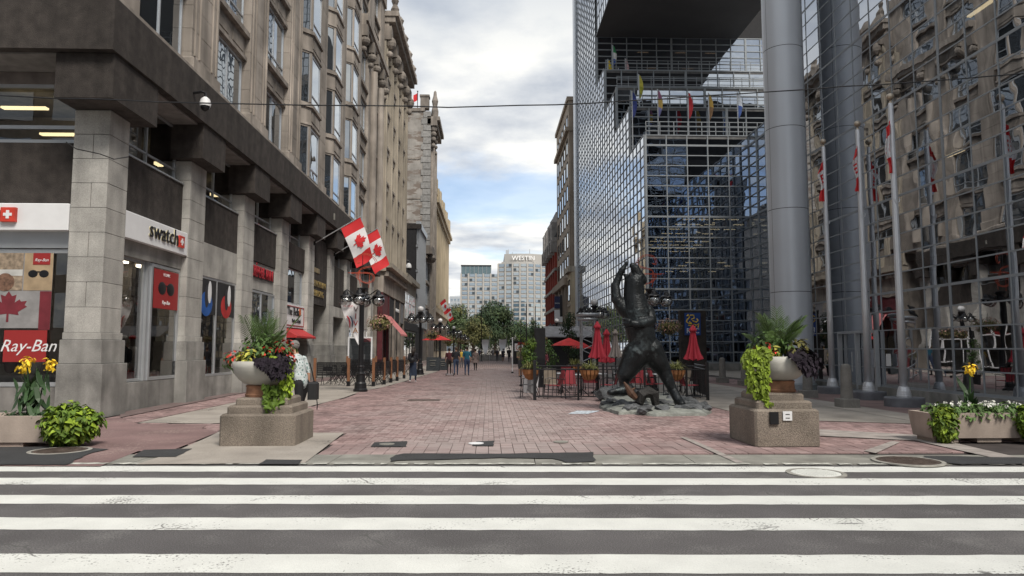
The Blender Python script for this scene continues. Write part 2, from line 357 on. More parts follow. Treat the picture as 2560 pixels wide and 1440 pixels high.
for y0,y1 in ((1166.5,1180),(1196,1212.5),(1239.5,1261),(1295.5,1326),(1387,1434)):
    v1=gp(1280,y0)[1]; v0=gp(1280,y1)[1]; mb=MB()
    a=wob(-14,14,v0,.004,.010); b=wob(-14,14,v1,.004,.010)
    for i in range(len(a)-1): mb.quad(a[i],a[i+1],b[i+1],b[i])
    struct(mb.obj('crossing_stripe',M_STRIPE))
# kerb strip: slabs laid flush with the road edge
mb=MB(); u=-60
while u<60:
    l=random.uniform(2.2,3.0); pts=[cr(u+.006,10.08),cr(u+l-.006,10.08),cr(u+l-.006,10.95),cr(u+.006,10.95)]
    struct(MB().prism([p[:2] for p in pts],-.05,.012+random.uniform(-.003,.003)).obj('kerb_slab',M_KERB)) if -12<u<12 else mb.prism([p[:2] for p in pts],-.05,.012)
    u+=l
struct(mb.obj('kerb',M_KERB))
mb=MB()
a=wob(-14,14,10.02,.016,.02,300); b=wob(-14,14,10.13,.016,.025,300)
for i in range(300):
    if random.random()<.75: mb.quad(a[i],a[i+1],b[i+1],b[i])
struct(mb.obj('kerb_edge',mat('worn_kerb_edge',(.42,.42,.38),.9,ns=9,na=.5,fine=.3)))
# paved street bed
sheet('street_bed',[(-9,10.6),(14,10.2),(14,60),(12.2,60),(12.2,170),(-8.9,170),(-8.9,60)],-.012,M_JOINT)
sheet('plaza',[(-120,168),(120,168),(120,330),(-120,330)],-.008,M_CONC)
# ---- pavers: basket weave strips up to Y=40, rows of bricks further on drawn by the material
def in_poly(x,y,poly):
    c=False; j=len(poly)-1
    for i in range(len(poly)):
        if (poly[i][1]>y)!=(poly[j][1]>y) and x<(poly[j][0]-poly[i][0])*(y-poly[i][1])/(poly[j][1]-poly[i][1])+poly[i][0]: c=not c
        j=i
    return c
def pxp(*pts): return [gp(x,y) for x,y in pts]
CONC_L=pxp((345,1058),(520,1060),(700,1053),(760,1020),(860,995),(905,978),(950,970),(1000,957),(1090,930),(1140,908),(1160,898),(1135,898),(1020,925),(930,935),(760,960),(620,1000))
CONC_P=pxp((340,1164),(430,1135),(520,1095),(560,1075),(760,1084),(860,1084),(762,1160))
REDPATCH=pxp((-300,1166),(250,1168),(345,1130),(430,1128),(545,1082),(505,1072),(520,1063),(345,1061),(300,1045),(-300,1080))
CONC_R2=[(6.3,16.2),(9.4,15.0),(9.4,46),(7.0,46),(5.9,26)]
CONC_R=pxp((1795,922),(1760,960),(1850,1000),(1990,975),(2010,1028),(2060,1082),(2290,1086),(2560,1140),(2900,1180),(2900,1100),(2560,1040),(2290,1000),(2040,962),(1910,930))
mb=MB(); per=[]
s=.2; g=.004
def put(x0,x1,y0,y1,z):
    per.append((x0+g,x1-g,y0+g,y1-g,z))
x=-8.9; col=0
while x<13.0:
    y=12.30; row=0
    ymax=62 if -5.0<x<5.5 else 38
    while y<ymax:
        cx,cy=x+s/2,y+s/2
        if not (in_poly(cx,cy,CONC_L) or in_poly(cx,cy,CONC_P) or in_poly(cx,cy,REDPATCH) ):
            z=random.uniform(-.0025,.0025)+.004
            if (row+col)%2==0: put(x,x+s/2,y,y+s,z); put(x+s/2,x+s,y,y+s,z+random.uniform(-.002,.002))
            else: put(x,x+s,y,y+s/2,z); put(x,x+s,y+s/2,y+s,z+random.uniform(-.002,.002))
        y+=s; row+=1
    x+=s; col+=1
# big front course: long pavers laid away from the road
x=-6.2; front=[]
while x<7.6:
    y=11.0
    while y<12.25:
        l=.206
        if not in_poly(x+.1,y+.1,CONC_P) and not in_poly(x+.1,y+.1,REDPATCH): front.append((x+.005,x+.2-.005,y+.005,y+l-.005,random.uniform(-.003,.003)+.006))
        y+=l
    x+=.2
road=struct(thing('street_paving','x','x')); del road['label'],road['category']
random.shuffle(front); front_ind=front[:290]; rest=front[290:]
unit=MB(); unit.box(-.095,.095,-.098,.098,-.03,0); first=None
for (a,b,c,d,z) in front_ind:
    if first is None: o=unit.obj('paver',M_BRICKS,road,local=True); first=o.data
    else: o=bpy.data.objects.new('paver',first); COL.objects.link(o); o.parent=road
    o.location=((a+b)/2,(c+d)/2,z); o.rotation_euler=(random.gauss(0,.004),random.gauss(0,.004),random.gauss(0,.004))
for (a,b,c,d,z) in per+rest:
    zz=-.012; mb.add([(a,c,zz),(b,c,zz),(b,d,zz),(a,d,zz),(a,c,z),(b,c,z),(b,d,z),(a,d,z)],[(4,5,6,7),(0,1,5,4),(1,2,6,5),(2,3,7,6),(3,0,4,7)])
stuff(mb.obj('pavers',M_BRICKS,road))
def worn():
    m=M_BRICKS; nt=m.node_tree; N=nt.nodes; L=nt.links; b=N['Principled BSDF']; src=b.inputs['Base Color'].links[0].from_socket
    geo=N.new('ShaderNodeNewGeometry'); n=N.new('ShaderNodeTexNoise'); n.inputs['Scale'].default_value=.55; n.inputs['Detail'].default_value=6; n.inputs['Roughness'].default_value=.7; L.new(geo.outputs['Position'],n.inputs['Vector'])
    sp=N.new('ShaderNodeSeparateXYZ'); L.new(geo.outputs['Position'],sp.inputs[0])
    # foot traffic wears the street axis pale
    q=N.new('ShaderNodeMath'); q.operation='SUBTRACT'; L.new(sp.outputs[0],q.inputs[0]); q.inputs[1].default_value=.4
    a=N.new('ShaderNodeMath'); a.operation='ABSOLUTE'; L.new(q.outputs[0],a.inputs[0])
    r=N.new('ShaderNodeMapRange'); L.new(a.outputs[0],r.inputs[0]); r.inputs[1].default_value=.5; r.inputs[2].default_value=4.2; r.inputs[3].default_value=.30; r.inputs[4].default_value=-.08
    s=N.new('ShaderNodeMath'); s.operation='ADD'; L.new(n.outputs[0],s.inputs[0]); L.new(r.outputs[0],s.inputs[1])
    ri=N.new('ShaderNodeMath'); ri.operation='MULTIPLY_ADD'; L.new(geo.outputs['Random Per Island'],ri.inputs[0]); ri.inputs[1].default_value=.22; L.new(s.outputs[0],ri.inputs[2])
    f=N.new('ShaderNodeMapRange'); L.new(ri.outputs[0],f.inputs[0]); f.inputs[1].default_value=.56; f.inputs[2].default_value=.98; f.inputs[3].default_value=0; f.inputs[4].default_value=.55
    mx=N.new('ShaderNodeMixRGB'); L.new(f.outputs[0],mx.inputs[0]); L.new(src,mx.inputs[1]); mx.inputs[2].default_value=(.40,.36,.345,1); L.new(mx.outputs[0],b.inputs['Base Color'])
worn()
def far_brick():
    m=mat('paver_far',(.20,.13,.12),.9,ns=.8,na=.2); m=m.copy(); m.name='paver_far_rows'; nt=m.node_tree; N=nt.nodes; L=nt.links
    geo=N.new('ShaderNodeNewGeometry'); mp=N.new('ShaderNodeMapping'); mp.inputs['Rotation'].default_value=(0,0,R(90)); L.new(geo.outputs['Position'],mp.inputs[0])
    bt=N.new('ShaderNodeTexBrick'); bt.inputs['Scale'].default_value=1; bt.inputs['Brick Width'].default_value=.4; bt.inputs['Row Height'].default_value=.2; bt.inputs['Mortar Size'].default_value=.012
    bt.inputs['Color1'].default_value=(.29,.22,.20,1); bt.inputs['Color2'].default_value=(.24,.18,.165,1); bt.inputs['Mortar'].default_value=(.06,.05,.05,1); L.new(mp.outputs[0],bt.inputs['Vector']); L.new(bt.outputs['Color'],N['Principled BSDF'].inputs['Base Color']); return m
struct(MB().add([(-8.9,37.9,-.009),(13,37.9,-.009),(12.3,170,-.009),(-8.9,170,-.009)],[(0,1,2,3)]).obj('street_paving_far',far_brick()))
def flat(name,poly,m,z): return sheet(name,poly,z,m)
def slabs(name,poly,m,z,sz,jit=.004):
    """concrete flags clipped to a polygon by their centres, on a bed of the same outline"""
    flat(name+'_bed',poly,m,z-.006)
flat('concrete_walk',CONC_L,M_CONC,.011); flat('concrete_apron',CONC_P,M_CONC,.018)
flat('red_walk',REDPATCH,M_REDC,.014); flat('concrete_band',CONC_R2,mat('pavement_concrete_worn',(.25,.23,.205),.9,ns=1.0,na=.3,fine=.2),.016)
flat('pale_kerb_band',[(9.4,13.2),(10.3,12.9),(10.3,52),(9.4,52)],M_CONC,.021)
flat('brown_band',[(10.3,11.0),(12.45,11.0),(12.45,27.0),(11.2,30),(11.2,52),(10.3,52)],mat('brown_paving',(.20,.135,.125),.9,ns=1.2,na=.25,fine=.2),.019)
flat('grey_band',[(12.45,11.0),(13.1,11.0),(13.1,31),(12.45,31)],M_KERB,.023)
for pts in (((2040,1075),(2300,1090),(2560,1150),(2560,1165),(2290,1104),(2050,1092)),((1840,1160),(1700,1095),(1715,1095),(1862,1160)),((2160,1130),(2230,1105),(2250,1108),(2190,1136))):
    flat('pale_joint',pxp(*pts),mat('pale_joint',(.30,.27,.25),.9,ns=4,na=.3),.020)
flat('red_verge',pxp((300,1046),(600,985),(905,940),(905,930),(600,978),(300,1033)),mat('brown_verge',(.15,.11,.105),.9,ns=2,na=.2,fine=.3),.022)
def blob(pts,n=3,j=.03):
    P=[gp(*p) for p in pts]; out=[]
    for i in range(len(P)):
        a,b=P[i],P[(i+1)%len(P)]; L_=math.dist(a,b); k=max(1,int(L_/.15))
        for q in range(k): out.append((a[0]+(b[0]-a[0])*q/k+random.uniform(-j,j),a[1]+(b[1]-a[1])*q/k+random.uniform(-j,j)*.7))
    return out
flat('asphalt_patch',blob([(975,1158),(985,1141),(1010,1137),(1250,1138),(1480,1134),(1487,1158),(1420,1160),(1380,1150),(1250,1148),(1120,1152),(1000,1155)]),M_ASPH_N,.024)
flat('asphalt_patch',blob([(-200,1166),(170,1166),(215,1140),(270,1126),(160,1120),(-200,1122)]),M_ASPH_N,.025)
flat('asphalt_patch',blob([(330,1146),(360,1128),(480,1125),(440,1146)],j=.01),M_ASPH_N,.024)
flat('asphalt_patch',blob([(645,1165),(665,1153),(755,1154),(745,1165)],j=.01),M_ASPH_N,.026)
flat('asphalt_patch',blob([(2310,1143),(2560,1148),(2600,1164),(2400,1164),(2330,1158)]),M_ASPH_N,.024)
flat('asphalt_patch',blob([(925,1119),(935,1108),(1018,1105),(1015,1119)],j=.01),M_ASPH_N,.017)
flat('asphalt_patch',blob([(1180,1117),(1190,1106),(1235,1104),(1234,1117)],j=.01),M_ASPH_N,.017)
flat('chalk_mark',blob([(1420,1036),(1440,1028),(1500,1028),(1470,1036)],j=.02),mat('chalk',(.45,.50,.55),.9,ns=12,na=.5),.014)
M_IRON=mat('cast_iron',(.13,.10,.085),.6,.5,ns=8,na=.3,bump=.8,bs=60)
def manhole(px,py,r,m,label,z=.022):
    x,y=gp(px,py); t=thing('manhole_cover',label,'manhole cover',(x,y,z))
    mb=MB(); mb.lathe(0,0,[(r+.07,-.01),(r+.07,.006),(r+.012,.008),(r+.012,-.004)],32,cap=False); mb.obj('rim',mat('rim_concrete',(.30,.29,.26),.9,ns=8,na=.3),t,local=True)
    mb=MB(); mb.lathe(0,0,[(r,-.01),(r,.006),(r-.02,.009),(.001,.009)],32,cap=False)
    for i in range(-5,6):
        for j in range(-5,6):
            if (i*i+j*j)<26: mb.box(i*r/6-.02,i*r/6+.02,j*r/6-.02,j*r/6+.02,.009,.014)
    mb.obj('lid',m,t,local=True)
manhole(150,1130,.37,M_IRON,'rusty round manhole cover in the dark asphalt at the left corner')
manhole(2270,1157,.40,M_IRON,'dark studded manhole cover in the kerb slabs on the right',.026)
manhole(2040,1184,.30,M_STRIPE,'manhole cover half covered by white crossing paint',.006)
for px,py,l in ((967,1113,'small steel valve cap in the left asphalt patch on the pavers'),(1190,1111,'white painted valve cap beside the middle asphalt patch'),(1402,1107,'pale valve cap set straight into the red pavers')):
    x,y=gp(px,py); t=tag(MB().lathe(x,y,[(.13,.012),(.13,.024),(.09,.028),(.001,.028)],20,cap=False).obj('valve_cap',M_KERB if px!=1190 else M_WHT),l,'valve cap')
for px,py in ((1060,1001),(1225,923),(1290,917)):
    x,y=gp(px,py); tag(MB().box(x-.5,x+.5,y-.3,y+.3,.0,.016).obj('utility_cover',M_IRON),'flat dark utility cover in the brick paving, %s'%({1060:'left of centre before the walkers',1225:'small one on the street axis',1290:'further right toward the dark kiosk'}[px]),'utility cover')

# ================================================================ LEFT CORNER BUILDING
L1=thing('stone_office_building','tall brown limestone office block with granite pillars and dark stucco band over its shops','building',(-12,38,0))
PIL=[17.52+4.8*k for k in range(9)]
XP=-9.12; XW=-9.42
# pillars of granite blocks
blk={}
def block(w,d,h,m):
    k=(round(w,3),round(d,3),round(h,3),m.name)
    if k not in blk:
        o=MB(); o.bbox(-w/2,w/2,-d/2,d/2,0,h,.008); me=bpy.data.meshes.new('granite_block'); me.from_pydata(o.v,[],o.f); me.materials.append(m); blk[k]=me
    return blk[k]
def putblk(par,me,name,x,y,z):
    o=bpy.data.objects.new(name,me); COL.objects.link(o); o.parent=par; l=world_loc(par); o.location=(x-l.x,y-l.y,z-l.z); return o
for k,yc in enumerate(PIL):
    hw=.47 if k==0 else .60
    p=MB().box(-9.95,XP-.02,yc-hw+.03,yc+hw-.03,0,7.5).obj('pillar',M_MORT,L1)
    n=12 if k<5 else 6; h=(7.4-2.35)/(n*.7) if False else 5.35/ (9 if k<5 else 5); nn=9 if k<5 else 5
    for i in range(nn):
        z=2.0+i*h
        if i%2 and k<4:
            for q,(w0,w1) in enumerate(((-9.97,-9.50),(-9.50,XP))): putblk(p,block(w1-w0-.012,hw*2,h-.012,M_GRAN),'granite_block',(w0+w1)/2,yc,z)
        else: putblk(p,block(.84,hw*2,h-.012,M_GRAN),'granite_block',-9.545,yc,z)
    putblk(p,block(.89,hw*2+.06,.16,M_GRAN),'granite_block',-9.53,yc,1.83)
    putblk(p,block(.97,hw*2+.14,.55,M_GRAN_D),'granite_block',-9.52,yc,1.27)
    putblk(p,block(1.05,hw*2+.22,1.25,M_GRAN_D),'granite_block',-9.50,yc,0.01)
    # stucco cap hanging under the band
    MB().bbox(-9.99 if k==0 else -10.25,-8.66,yc-(1.30 if k==0 else .92),yc+.92,7.36,8.425,.015).obj('pillar_cap',M_STUC,L1)
# stucco band
Y0=16.02; Y1=57.3
MB().bbox(-30,-8.6,Y0,Y1,8.43,9.69,.01).obj('stucco_band',M_STUC,L1)
MB().bbox(-30,-8.72,Y0+.12,Y1,9.692,9.93,.05).obj('ledge',M_STONE,L1)
MB().box(-30,-8.85,Y0+.25,Y1,8.39,8.428).obj('soffit',mat('soffit_boards',(.20,.19,.18),.9,streak=.1),L1)
# bays between pillars
def frame_rect(mb,axis,c,a0,a1,z0,z1,t=.05,d=.08,bars=(),hb=()):
    """rectangular frame; axis X: plane at x=c spanning y a0..a1; axis Y: plane at y=c spanning x"""
    def bx(u0,u1,w0,w1):
        if axis=='X': mb.box(c-d/2,c+d/2,u0,u1,w0,w1)
        else: mb.box(u0,u1,c-d/2,c+d/2,w0,w1)
    bx(a0,a1,z0,z0+t); bx(a0,a1,z1-t,z1); bx(a0,a0+t,z0+t,z1-t); bx(a1-t,a1,z0+t,z1-t)
    for b in bars: bx(b-t/2,b+t/2,z0+t,z1-t)
    for h in hb: bx(a0+t,a1-t,h-t/2,h+t/2)
def win(par,axis,c,a0,a1,z0,z1,bars=(),hb=(),m=M_ALU,g=G_WIN,t=.05,d=.08,name='window'):
    mb=MB(); frame_rect(mb,axis,c,a0,a1,z0,z1,t,d,bars,hb); f=mb.obj(name,m,par)
    mb=MB()
    cuts=[a0]+sorted(bars)+[a1]
    for i in range(len(cuts)-1):
        e=random.uniform(-.006,.006)
        if axis=='X': mb.add([(c+e,cuts[i]+t/2,z0+t/2),(c-e,cuts[i+1]-t/2,z0+t/2),(c-e,cuts[i+1]-t/2,z1-t/2),(c+e,cuts[i]+t/2,z1-t/2)],[(0,1,2,3)])
        else: mb.add([(cuts[i]+t/2,c+e,z0+t/2),(cuts[i+1]-t/2,c-e,z0+t/2),(cuts[i+1]-t/2,c-e,z1-t/2),(cuts[i]+t/2,c+e,z1-t/2)],[(0,1,2,3)])
    mb.obj('pane',g,f); return f
M_SIGNW=M_WHT
interior=MB()
for k in range(8):
    a=PIL[k]+(.49 if k==0 else .62); b=PIL[k+1]-.62; m=(a+b)/2
    lab=None
    if k in (0,1,2,3): win(L1,'X',XW-.2,a,b,6.62,8.36,bars=(m,),hb=(7.05,),g=G_SHOP)
    if k<3: MB().box(XW-.1,XW+.08,a,b,5.12,6.6).obj('spandrel_panel',M_STUC,L1); MB().box(XW-.25,XW+.12,a,b,6.6,6.64).obj('sill',M_ALU,L1)
    if k==0:
        sg=MB().bbox(XW-.05,XW+.28,a-.02,b+.02,4.42,5.10,.02).obj('shop_sign',M_SIGNW,L1)
        x=XW+.31
        for dx,mm in ((.0,mat('letter_black',(.012,.012,.014),.4)),(-.03,mat('letter_cream',(.5,.45,.28),.5))):
            text('lettering','swatch',mm,sg,(x+dx,m+.28,4.62),RX,width=1.75,size=1,ext=.02 if dx else .012)
        cy=m+1.37
        MB().box(x-.06,x+.02,cy-.17,cy+.17,4.60,4.94).obj('cross_plate',mat('sign_red',(.55,.05,.03),.5),sg)
        MB().box(x+.02,x+.03,cy-.10,cy+.10,4.735,4.805).box(x+.02,x+.031,cy-.035,cy+.035,4.67,4.87).obj('cross',M_WHT,sg)
        MB().box(XW-.08,XW+.12,a,b,4.0,4.42).obj('lintel',M_GRAN_D,L1)
        win(L1,'X',XW-.06,a,a+1.75,.75,4.0,g=G_SHOP,bars=(),t=.07); f=win(L1,'X',XW+.06,a+1.9,b,.75,3.98,g=G_SHOP,t=.09)
        MB().box(XW-.06,XW+.06,a+1.76,a+1.9,.75,4.0).obj('corner_post',M_ALU,L1)
        ps=MB().box(XW+.105,XW+.112,a+2.02,b-.12,2.75,3.85).obj('poster',mat('poster_red',(.30,.025,.025),.5,na=.03),L1)
        pc=(a+2.02+b-.12)/2
        mb=MB()
        for s_ in (-1,1): mb.ball((XW+.113,pc+s_*.27,3.33),.25,14,8,(.08,1,.75))
        mb.box(XW+.113,XW+.125,pc-.1,pc+.1,3.40,3.43); mb.obj('sunglasses_print',M_BLK,ps)
        text('lettering','ICONIC',M_WHT,ps,(XW+.115,pc,3.68),RX,width=.42,size=1,ext=.003); text('lettering','Ray-Ban',M_WHT,ps,(XW+.115,pc,2.88),RX,width=.5,size=1,ext=.003,shear=.35)
        MB().box(XW-.52,XW+.1,a,b,0,.73).obj('base_wall',M_GRAN_D,L1)
    elif k==1:
        MB().box(XW-.1,XW+.1,a,b,4.0,5.1).obj('lintel',M_GRAN,L1)
        win(L1,'X',XW+.04,a,b,.7,4.0,bars=(m,),g=G_SHOP,t=.08); MB().box(XW-.1,XW+.08,a,b,0,.69).obj('base_wall',M_GRAN_D,L1)
        for q,cl in ((0,(.02,.10,.36)),(1,(.42,.03,.03))):
            y0=a+.1+q*(m-a); y1=y0+(m-a)-.2
            ps=MB().box(XW+.07,XW+.082,y0,y1,2.75,3.9).obj('poster',M_BLKM,L1); yc=(y0+y1)/2
            MB().ball((XW+.08,yc,3.1),.52,20,10,(.02,1,.8)).obj('collar_print',mat('poster_tone%d'%q,cl,.5),ps)
            MB().ball((XW+.09,yc,3.35),.24,16,8,(.02,.75,1.6)).obj('face_print',mat('poster_dark',(.03,.03,.035),.5),ps)
            MB().ball((XW+.095,yc+.22,3.5),.2,14,8,(.02,.8,1.9)).obj('hair_print',M_WHT,ps)
    elif k==2:
        MB().box(XW-.1,XW+.02,a,b,4.0,5.1).obj('lintel',M_GRAN,L1)
        text('lettering','CRÊPERIE ANNI',mat('letter_red',(.36,.02,.03),.5),L1,(XW+.10,m,4.50),RX,width=4.4,sx=.64,size=1,ext=.012)
        MB().box(XW+.02,XW+.07,a+.25,b-.15,4.47,4.92).obj('letter_rail',M_BLK,L1)
        win(L1,'X',XW+.04,a,b,2.55,3.95,bars=(m,),g=G_WIN,t=.08); win(L1,'X',XW-.1,a,b,.7,2.5,bars=(m,),g=G_SHOP,t=.06); MB().box(XW-.2,XW+.05,a,b,0,.68).obj('base_wall',M_GRAN_D,L1)
        MB().ball((XW-.25,m+.3,1.9),.3,16,8,(.3,1,1)).obj('orange_display',mat('orange_card',(.55,.2,.03),.6),L1)
    elif k==3:
        MB().box(XW-.1,XW+.10,a,b,5.45,6.6).obj('spandrel_panel',M_STUC,L1)
        win(L1,'X',XW-.05,a,b,3.75,5.42,g=G_WIN,t=.06)
        sg=MB().box(XW-.05,XW+.14,a,b,2.62,3.72).obj('shop_sign',M_WHT,L1); fr=MB(); frame_rect(fr,'X',XW+.15,a+.08,b-.08,2.70,3.64,.04,.02); fr.obj('sign_border',mat('sign_maroon',(.30,.03,.03),.5),sg)
        text('lettering','The Bella',M_BLK,sg,(XW+.16,m-.25,3.2),RX,width=2.1,size=1,ext=.01); text('lettering','Market & Deli',M_BLK,sg,(XW+.16,m+.3,2.86),RX,width=1.5,size=1,ext=.01)
        MB().ball((XW+.15,m+.95,3.4),.2,14,8,(.1,1,1)).obj('tomato_print',mat('sign_orange',(.5,.12,.03),.5),sg)
        MB().add([(XW+.05,a,2.6),(XW+.05,b,2.6),(XW+.75,b,2.2),(XW+.75,a,2.2),(XW+.75,b,2.12),(XW+.75,a,2.12),(XW+.05,a,2.12),(XW+.05,b,2.12)],[(0,1,2,3),(3,2,4,5),(0,3,5,6),(1,7,4,2)]).obj('awning',mat('awning_red',(.40,.03,.03),.7),L1)
        win(L1,'X',XW-.3,a,b,.1,2.3,bars=(m,),g=G_SHOP,m=M_BLK,t=.07)
    elif k==4:
        MB().box(XW-.1,XW+.14,a,b,4.0,7.6).obj('spandrel_panel',M_STUC,L1)
        gold=mat('gold_letters',(.45,.33,.12),.35,.8); text('lettering','BLACKBURN',gold,L1,(XW+.17,m,4.95),RX,width=2.7,size=1,ext=.02); text('lettering','BUILDING',gold,L1,(XW+.17,m-.2,4.42),RX,width=2.2,size=1,ext=.02); MB().box(XW+.14,XW+.17,m-1.2,m-.1,5.7,5.95).obj('bronze_plate',gold,L1)
        MB().box(XW-1.6,XW-1.5,a,b,0,4.0).obj('porch_wall',M_GRAN_D,L1)
    elif k==5:
        MB().box(XW-.1,XW+.14,a,b,4.2,6.6).obj('spandrel_panel',M_STUC,L1); MB().box(XW-.1,XW+.16,a,b,3.55,4.15).obj('sign_band',M_GRAN,L1)
        win(L1,'X',XW-.2,a,b,6.6,8.36,g=G_SHOP); MB().box(XW-.5,XW-.4,a,b,0,3.5).obj('porch_wall',M_GRAN_D,L1)
    else:
        MB().box(XW-.1,XW+.10,a,b,5.0,6.6).obj('spandrel_panel',M_STUC,L1); win(L1,'X',XW,a,b,6.6,8.36,bars=(m,),g=G_SHOP); MB().box(XW-.1,XW+.08,a,b,3.1,5.0).obj('lintel',M_GRAN,L1)
        win(L1,'X',XW,a,b,.3,3.1,bars=(m-.6,m+.6),hb=(2.3,),g=G_SHOP,m=M_WHT,t=.1)
for k,y in ((4,PIL[4]+2.6),(6,PIL[6]+2.4),(2,PIL[5]+1.9)):
    MB().box(-8.6,-8.55,y-.1,y+.1,8.75,9.1).obj('wall_light',M_KERB,L1)
# front face toward the road
YW=17.40
a,b=-15.2,-9.99
MB().box(a-8,b,YW-.1,YW+.1,5.10,6.6).obj('spandrel_panel',M_STUC,L1)
sg=MB().bbox(a-3,b,YW-.35,YW,4.42,5.06,.02).obj('shop_sign',M_SIGNW,L1)
text('lettering','swatch',M_BLK,sg,(-12.42,YW-.38,4.62),RF,width=1.75,size=1,ext=.02)
MB().box(-11.52,-11.18,YW-.44,YW-.35,4.60,4.94).obj('cross_plate',MATS['sign_red'],sg); MB().box(-11.45,-11.25,YW-.45,YW-.44,4.735,4.805).box(-11.385,-11.315,YW-.451,YW-.44,4.67,4.87).obj('cross',M_WHT,sg)
MB().box(a-8,b,YW-.1,YW+.1,4.02,4.42).obj('lintel',M_ALU,L1)
win(L1,'Y',YW-.02,-15.2,b,.72,4.0,g=G_SHOP,t=.1); win(L1,'Y',YW-.02,-20,-15.25,.72,4.0,g=G_SHOP,t=.1)
win(L1,'Y',YW+.05,-15.3,b,6.62,8.1,bars=(-12.55,),hb=(7.02,),g=G_SHOP,t=.09); MB().box(a-8,b,YW-.05,YW+.1,8.1,8.38).obj('fascia_board',mat('taupe_board',(.16,.14,.13),.8),L1)
MB().box(-24,b,YW-.12,YW+.2,0,.70).obj('base_wall',mat('grey_plinth',(.20,.19,.18),.8),L1)
for i in range(4): MB().box(-13.2,-11.95,YW-.15,YW-.12,.22+.1*i,.27+.1*i).obj('vent_slat',M_WHT,L1)
# window graphics on the front
pg=MB().box(-11.95,-10.45,YW-.075,YW-.070,2.1,3.9).obj('window_graphic',mat('graphic_grey',(.26,.255,.255),.6),L1)
for (x0,x1,z0,z1,m_,nm) in ((-11.95,-11.15,3.0,3.9,mat('graphic_beach',(.28,.22,.16),.7,ns=9,na=.5),'beach_print'),(-11.12,-10.45,3.0,3.9,mat('graphic_sand',(.36,.27,.17),.7,ns=5,na=.2),'sand_print'),(-10.92,-10.52,3.62,3.9,MATS['poster_red'],'logo_print'),(-11.5,-10.5,1.3,2.05,MATS['poster_red'],'red_print'),(-10.72,-10.45,2.06,2.98,mat('graphic_maroon',(.16,.02,.03),.7),'maroon_print')):
    q=MB().box(x0,x1,YW-(.09 if nm=='logo_print' else .082),YW-.076,z0,z1).obj(nm,m_,pg)
MB().box(-11.95,-11.15,YW-.086,YW-.083,3.35,3.5).obj('railing_print',mat('print_pale',(.5,.5,.48),.7),pg)
MB().ball((-11.55,YW-.085,3.2),.22,12,8,(1,.02,1)).obj('figure_print',mat('print_brown',(.16,.09,.06),.7,ns=14,na=.5),pg)
text('lettering','Ray-Ban',M_WHT,pg,(-10.72,YW-.092,3.70),RF,width=.32,size=1,ext=.002,shear=.35); text('lettering','Ray-Ban',M_WHT,pg,(-10.93,YW-.085,1.55),RF,width=1.3,size=1,ext=.002,shear=.35)
mb=MB()
for s_ in (-1,1): mb.ball((-10.78+s_*.13,YW-.085,3.40),.115,12,6,(1,.05,.8))
mb.box(-10.85,-10.71,YW-.09,YW-.085,3.43,3.46); mb.obj('sunglasses_print',M_BLK,pg)
# maple leaf outline (half, tip up), mirrored
MAPLE=[(0,1.0),(.13,.74),(.30,.82),(.24,.40),(.42,.58),(.48,.46),(.70,.50),(.62,.28),(.72,.20),(.38,-.08),(.42,-.24),(.04,-.17),(.045,-.60)]
def maple_poly(): return MAPLE+[(-x,y) for x,y in reversed(MAPLE[1:])]
def leaf_tris(): # fan about centre, valid for this star-like outline
    P=maple_poly(); return [(0,.12)]+P,[(0,i,i+1 if i<len(P) else 1) for i in range(1,len(P)+1)]
P,T=leaf_tris(); mb=MB(); mb.add([(-11.45+x*.62,YW-.080,2.52+y*.46) for x,y in P],T); mb.obj('maple_leaf_print',MATS['graphic_maroon'],pg)
# interiors
mb=MB(); mb.box(-14.5,-14.3,17.9,Y1,0,8.3).box(-30,-10.2,20.6,20.8,0,8.3)
for z in (4.3,): mb.box(-14.5,-10.0,17.9,Y1-.2,z,z+.25)
mb.box(-30,-10.0,18,Y1-.2,-.0,.02); mb.obj('interior_wall',M_INT,L1)
for x_,z_,y_ in ((-12.0,7.9,18.6),(-11.6,7.5,19.6)): MB().box(x_-.8,x_+.35,y_,y_+.16,z_,z_+.05).obj('ceiling_lamp_or_fill',M_LIGHT,L1)
for k in (1,2): MB().box(-11.2,-10.4,PIL[k]+1.4,PIL[k]+1.7,7.75,7.85).obj('ceiling_lamp_or_fill',M_LIGHT,L1)
for k_ in (0,1):
    a=PIL[k_]+.6; b=PIL[k_+1]-.7; L_=b-a
    for q in range(9):
        y=a+L_*(q+.5)/9; x=XW-.25-random.random()*.35; c=random.choice(((.5,.04,.04),(.55,.35,.05),(.3,.3,.32),(.1,.12,.2),(.5,.48,.44),(.25,.1,.06))); m_=mat('goods_%.2f_%.2f'%(c[0],c[1]),c,.6); h=random.uniform(.12,.4)
        (MB().lathe(x,y,[(.09,.75),(.12,.75+h*.4),(.07,.75+h)],10) if q%2 else MB().bbox(x-.09,x+.09,y-.11,y+.11,.75,.75+h*.8,.02)).obj('display_item',m_,L1)
    MB().box(XW-1.0,XW-.1,a,b,.70,.745).obj('display_shelf',M_WHT,L1)
    for q in range(3): MB().box(XW-.9,XW-.7,a+.5+q*1.1,a+1.0+q*1.1,4.0,4.05).obj('ceiling_lamp_or_fill',mat('shop_fill_glow',(1,.85,.65),.5,emit=6),L1)  # glowing strips added to brighten the shop interior behind the windows
cd_=MB().box(XW-.35,XW-.34,PIL[0]+1.15,PIL[0]+1.75,2.25,2.95).obj('hanging_card',M_WHT,L1)
P,T=leaf_tris(); mb=MB(); mb.add([(XW-.33,PIL[0]+1.45+x*.22,2.6+y*.24) for x,y in P],T); mb.obj('maple_leaf_print',mat('leaf_dark_red',(.3,.02,.03),.7),cd_)
